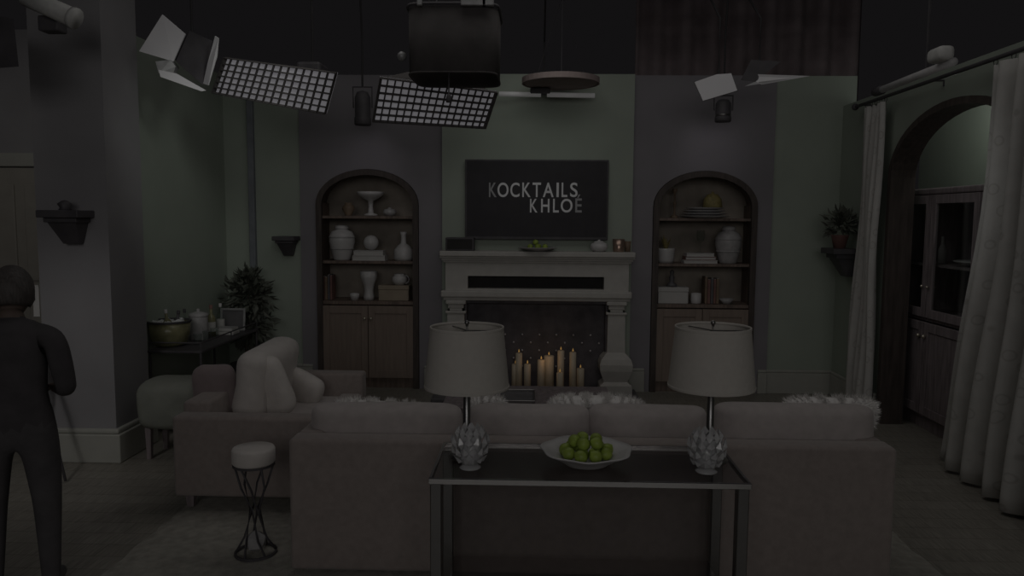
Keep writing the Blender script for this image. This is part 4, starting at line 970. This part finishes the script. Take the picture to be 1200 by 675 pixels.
# hanging black skirted light
c = at(529, 40, 4.7); sz_ = 53 * 4.7 / F; zt_, zb_ = at(529, 6, 4.7).z, at(529, 84, 4.7).z
sk = thing('skirted_light', 'large black fabric skirted light hanging at top centre', 'studio light', (c.x, 4.7 + sz_, zb_))
def rr_(cx, cy, h, z, n=32): return [(cx + h * sgp(math.cos(2 * PI * i / n), .35), cy + h * sgp(math.sin(2 * PI * i / n), .35), z) for i in range(n)]
s1 = N(); cy = 4.7 + sz_
A_ = [s1.verts.new(p) for p in rr_(c.x, cy, sz_ * .99, zb_)]; B_ = [s1.verts.new(p) for p in rr_(c.x, cy, sz_, zt_)]
for i in range(32): s1.faces.new((A_[i], A_[(i + 1) % 32], B_[(i + 1) % 32], B_[i]))
o = obj('skirt', s1, M['fabric_black'], sk, True); md = o.modifiers.new('thick', 'SOLIDIFY'); md.thickness = .006
obj('top_ring', tube(rr_(c.x, cy, sz_ + .006, zt_ + .01) + [rr_(c.x, cy, sz_ + .006, zt_ + .01)[0]], .009, 6), M['black'], sk, True)
for px, wd in ((492, 6), (555, 30), (572, 14)):
    p = at(px, 3, 4.69); obj('clip', box(p.x - wd / 2 * .005, p.x + wd / 2 * .005, 4.665, 4.70, zt_ - .01, zt_ + .035, .004, 1), M['grey_metal'], sk)
obj('bottom_hem', tube(rr_(c.x, cy, sz_ * .99, zb_) + [rr_(c.x, cy, sz_ * .99, zb_)[0]], .006, 6), M['fabric_black'], sk, True)
for dx, dy in ((-1, -1), (1, -1), (1, 1), (-1, 1)): obj('hanging_chain', tube([(c.x + dx * sz_ * .8, cy + dy * sz_ * .8, zt_ + .01), (c.x, 4.4 if dy < 0 else 5.5, PZ)], .004, 5), M['black'], sk)
kb = at(471, 66, 4.9); obj('side_knob', sphere(kb, .03), M['grey_metal'], sk, True)
cord = sk
obj('cord', tube([at(526, 80, 5.0), at(526, 112, 5.0)], .005, 6), M['black'], cord); obj('plug', lathe([(0, 0), (.018, 0), (.02, .02), (.012, .05), (0, .055)], at(526, 120, 5.0), 12), M['black'], cord, True)
# small spot heads aimed at the cabinets
def head(px0, px1, py0, py1, Y, tgt, label, watts, pale=None):
    a, b = at(px0, py1, Y), at(px1, py0, Y); c = (a + b) / 2; t = thing('spot_head', label, 'studio light', (c.x, Y, a.z))
    r = (b.x - a.x) / 2 * .8; h = b.z - a.z
    obj('body', lathe([(0, 0), (r, 0), (r * 1.08, .01), (r * 1.08, h * .2), (r, h * .24), (r, h * .8), (r * .7, h * .95), (0, h)], (c.x, Y, a.z), 20), M['black'], t, True)
    yk = N(); tube([(c.x - r * 1.2, Y, a.z + h * .5), (c.x - r * 1.25, Y, b.z + .03), (c.x + r * 1.25, Y, b.z + .03), (c.x + r * 1.2, Y, a.z + h * .5)], .008, 6, yk); obj('yoke', yk, M['black'], t)
    if pale: obj('lens_ring', lathe([(r * .7, h * .25), (r * 1.02, h * .25), (r * 1.02, h * .32), (r * .7, h * .32)], (c.x, Y, a.z), 20), M['nickel'], t, True)
    drop(t, (c.x, Y, b.z + .03), 6.85)
    spot((c.x, Y - .02, a.z - .02), tgt, watts * 2.2, 75, 1.0, (1, .93, 1), .03)
head(414, 436, 106, 147, 6.9, (at(432, 195, YB).x, YB, at(432, 195, YB).z), 'black spot head above the left arched cabinet', 2.2)
head(836, 859, 116, 143, 6.9, (at(832, 180, YB).x, YB, at(832, 180, YB).z), 'black spot head above the right arched cabinet', 2.2, True)
# bounce cards upper right
cdp = thing('bounce_card', 'tilted white bounce card above the right arched cabinet', 'studio light', at(840, 102, 6.4))
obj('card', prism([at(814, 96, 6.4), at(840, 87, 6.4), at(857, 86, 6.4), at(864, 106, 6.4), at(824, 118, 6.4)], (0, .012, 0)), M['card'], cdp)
obj('frame', tube([at(814, 96, 6.42), at(857, 86, 6.42), at(864, 106, 6.42), at(824, 118, 6.42), at(814, 96, 6.42)], .006, 5), M['black'], cdp)
drop(cdp, at(842, 92, 6.44), 6.85)
bd2 = thing('barn_door_light', 'black studio light with thin white door right of bounce card', 'studio light', at(900, 92, 6.3))
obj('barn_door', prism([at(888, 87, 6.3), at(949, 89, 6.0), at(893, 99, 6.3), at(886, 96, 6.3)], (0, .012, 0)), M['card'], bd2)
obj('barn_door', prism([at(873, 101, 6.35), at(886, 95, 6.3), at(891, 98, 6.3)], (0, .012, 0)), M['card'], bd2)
obj('housing', frustum([at(868, 94, 6.3), at(885, 96, 6.3), at(915, 72, 6.3), at(880, 70, 6.3)], [at(870, 92, 6.6), at(884, 92, 6.6), at(910, 76, 6.6), at(882, 74, 6.6)]), M['black'], bd2)
drop(bd2, at(890, 74, 6.45), 6.85)
# round overhead disc and strip light over the chimney breast
c = at(657, 98, 7.05); r = 43 * 7.05 / F
dd = thing('pendant_disc', 'flat round brownish overhead disc above the television', 'ceiling disc', (c.x, 7.05, c.z))
obj('disc', lathe([(0, 0), (r * .97, 0), (r, .01), (r, .035), (0, .04)], (c.x, 7.05, c.z), 40), M['disc'], dd)
obj('rim', lathe([(r, -.004), (r + .012, -.004), (r + .012, .045), (r, .045), (r, -.004)], (c.x, 7.05, c.z), 40), M['disc'], dd)
for a in (0.5, 2.6, 4.7): obj('hanging_wire', tube([(c.x + r * .8 * math.cos(a), 7.05 + r * .8 * math.sin(a), c.z + .03), (c.x, 6.85, PZ)], .003, 5), M['black'], dd)
tb = thing('strip_light', 'slim white strip light under the round disc', 'studio light', at(641, 111, 7.25))
a, b, c2, d2 = at(585, 110, 7.25), at(634, 111, 7.25), at(641, 111, 7.25), at(697, 112, 7.25)
obj('lit_tube', tube([a, b], .022, 10), M['lit_tube'], tb, True); obj('lit_tube', tube([c2, d2], .022, 10), M['lit_tube'], tb, True)
obj('holder', box(b.x - .1, c2.x + .03, 7.23, 7.31, b.z + .0, b.z + .06, .008), M['black'], tb)
drop(tb, ((b.x + c2.x) / 2, 7.27, b.z + .05), 6.85)
# tube batten above the arch
a, b = tuple(at(1034, 105, 6.05)), tuple(at(1118, 72, 5.0))
bt = thing('batten_light', 'white batten tube light slanting above the curtain rod', 'studio light', (2.7, 5.5, 2.7))
obj('tube', tube([a, b], .026, 10), M['batten'], bt, True)
obj('end_clamp', box(b[0] - .10, b[0] + .0, 4.98, 5.16, b[2] + .01, b[2] + .10, .03, 3), M['pale_metal'], bt, True)
obj('far_cap', tube([a, (a[0], a[1] + .12, a[2])], .035, 10), M['black'], bt, True)
obj('hanging_rod', tube([(2.69, 5.5, 2.72), (2.69, 5.5, PZ - .02)], .01, 6), M['black'], bt)
# dark drape hung at the back of the studio, right of the fireplace and above the set
def drape(x0, x1, z0, z1, Y, nf):
    bm = N(); nu = nf * 8; A_ = []; B_ = []
    for i in range(nu + 1):
        u = i / nu; x = x0 + (x1 - x0) * u; y = Y + .06 * math.sin(2 * PI * nf * u) + .03 * math.sin(17 * u)
        A_.append(bm.verts.new((x, y, z0))); B_.append(bm.verts.new((x, y, z1)))
    for i in range(nu): bm.faces.new((A_[i], A_[i + 1], B_[i + 1], B_[i]))
    return bm
dr_ = thing('studio_drape', 'dark reddish studio drape hanging above the right of the set', 'drape', (2.3, 8.0, 3.0))
o = obj('cloth', drape(at(745, 40, 8.1).x, at(1006, 40, 8.1).x, 0.02, 4.8, 8.1, 8), M['drape'], dr_, True)
md = o.modifiers.new('thick', 'SOLIDIFY'); md.thickness = .01
obj('track', tube([(at(745, 40, 8.1).x, 8.1, 4.82), (at(1006, 40, 8.1).x, 8.1, 4.82)], .02, 8), M['black'], dr_)

# ------------------------------------------------------------------ person at the left edge, seen from behind
def person():
    X, Y = at(18, 500, 3.25).x, 3.25
    t = thing('person', 'person in black clothes with dark hair, standing with back turned', 'person', (X, Y, 0))
    J = {}; E = []
    def j(n, p, r): J[n] = (Vector(p), r if isinstance(r, tuple) else (r, r))
    j('pel', (0, 0, .80), (.135, .10)); j('wst', (0, .0, .93), (.125, .095)); j('chs', (0, .01, 1.10), (.15, .11)); j('sho', (0, .02, 1.205), (.11, .08)); j('nek', (0, .035, 1.27), .05); j('nk2', (0, .055, 1.33), .048)
    E += [('pel', 'wst'), ('wst', 'chs'), ('chs', 'sho'), ('sho', 'nek'), ('nek', 'nk2')]
    for s, n in ((-1, 'l'), (1, 'r')):
        j('hip' + n, (s * .085, 0, .74), .088); j('kne' + n, (s * .10, .02, .42), .060); j('ank' + n, (s * .105, -.01, .085), .040); j('hee' + n, (s * .105, -.03, .04), .036); j('toe' + n, (s * .125, .15, .03), .030)
        j('sj' + n, (s * .155, .015, 1.185), .058); j('elb' + n, (s * .195, .0, .945), .043); j('wri' + n, (s * .15, .20, .90), .030)
        E += [('pel', 'hip' + n), ('hip' + n, 'kne' + n), ('kne' + n, 'ank' + n), ('ank' + n, 'hee' + n), ('hee' + n, 'toe' + n), ('sho', 'sj' + n), ('sj' + n, 'elb' + n), ('elb' + n, 'wri' + n)]
        j('pal' + n, (s * .13, .255, .905), (.036, .018)); E.append(('wri' + n, 'pal' + n))
        for k in range(4):
            ox = s * (-.027 + .018 * k); L = (.05, .06, .056, .045)[k]
            j('fa%d' % k + n, (s * .125 - ox, .285, .905), .010); j('fb%d' % k + n, (s * .118 - ox, .285 + L * .7, .895), .009); j('fc%d' % k + n, (s * .11 - ox, .285 + L, .872), .008)
            E += [('pal' + n, 'fa%d' % k + n), ('fa%d' % k + n, 'fb%d' % k + n), ('fb%d' % k + n, 'fc%d' % k + n)]
        j('ta' + n, (s * .095, .245, .915), .011); j('tb' + n, (s * .075, .275, .915), .009); E += [('pal' + n, 'ta' + n), ('ta' + n, 'tb' + n)]
    names = list(J); idx = {n: i for i, n in enumerate(names)}
    me = bpy.data.meshes.new('body'); me.from_pydata([J[n][0] for n in names], [(idx[a], idx[b]) for a, b in E], [])
    o = bpy.data.objects.new('tmp_body', me); C.objects.link(o)
    md = o.modifiers.new('skin', 'SKIN'); md.use_smooth_shade = True
    for n in names:
        sv = me.skin_vertices[0].data[idx[n]]; sv.radius = J[n][1]; sv.use_root = (n == 'pel')
    o.modifiers.new('sub', 'SUBSURF').levels = 2
    bpy.context.view_layer.update()
    m2 = bpy.data.meshes.new_from_object(o.evaluated_get(bpy.context.evaluated_depsgraph_get())); bpy.data.objects.remove(o)
    bm = N(); bm.from_mesh(m2); bpy.data.meshes.remove(m2)
    # head: tapered ovoid with brow, nose and chin, bowed slightly forward, joined to the neck
    hd = N(); bmesh.ops.create_uvsphere(hd, u_segments=28, v_segments=20, radius=1)
    for v in hd.verts:
        x, y, z = v.co
        k = 1 - .22 * max(0, -z) * (1 if y > -.2 else .6)
        v.co = Vector((x * .072 * k, y * .092 * (1 - .12 * max(0, -z)) + (.012 if z < 0 else 0), z * .112))
        if y > .75 and abs(x) < .28: v.co.y += .018 * math.exp(-((z + .12) / .18) ** 2)
        if y > .6 and abs(z + .45) < .1: v.co.y -= .004
        if abs(x) > .88 and abs(z) < .3: v.co.x *= 1.12
    hd.transform(TR((0, .085, 1.385), rx=-.25)); join(bm, hd)
    bm.faces.ensure_lookup_table(); bm.normal_update()
    for f in bm.faces:
        c = f.calc_center_median(); f.smooth = True
        f.material_index = 2 if (c.z > 1.285 or (c.y > .19 and c.z > .8)) else (3 if c.z < .075 else (1 if c.z < .80 else 0))
    o = obj('body', bm, [M['shirt'], M['trousers'], M['skin'], M['shoe']], t, local=True)
    o.data.polygons.foreach_set('use_smooth', [True] * len(o.data.polygons))
    hr = N(); bmesh.ops.create_uvsphere(hr, u_segments=28, v_segments=20, radius=1)
    for v in list(hr.verts):
        x, y, z = v.co; w_ = 1 + .05 * math.sin(11 * x + 7 * z) * math.sin(9 * y)
        v.co = Vector((x * .085 * w_, y * .104 * w_ - .008, z * .122))
    cut = [v for v in hr.verts if (v.co.y > .045 and v.co.z < .05) or v.co.z < -.085]
    bmesh.ops.delete(hr, geom=cut, context='VERTS'); hr.transform(TR((0, .083, 1.392), rx=-.25))
    ho = obj('hair', hr, M['hair'], t, True, local=True); md = ho.modifiers.new('thick', 'SOLIDIFY'); md.thickness = .012
    for s in (-1, 1): obj('eye', sphere((s * .03, .172, 1.372), .011, n=10, m=8), M['ceramic'], t, True, local=True)
    t.rotation_euler = (0, 0, .45); t.scale = (1.05, 1.05, .975)
person()
# tripod beside the person
q = fl(77, 566); ap = at(44, 425, 5.0 - .12)
tp = thing('camera_tripod', 'thin black tripod half hidden behind the standing person', 'tripod', (ap.x, ap.y, 0))
for (ex, ey) in ((q.x, q.y), (ap.x - .34, ap.y - .2), (ap.x - .1, ap.y + .12)):
    e_ = Vector((ex, ey, .012)); mid = ap.lerp(e_, .5)
    lg = obj('leg', tube([ap, mid], .014, 8), M['black'], tp, True); obj('lower_section', tube([mid, e_], .009, 8), M['black'], lg, True)
obj('head', box(ap.x - .05, ap.x + .05, ap.y - .05, ap.y + .05, ap.z - .02, ap.z + .08, .012), M['black'], tp)
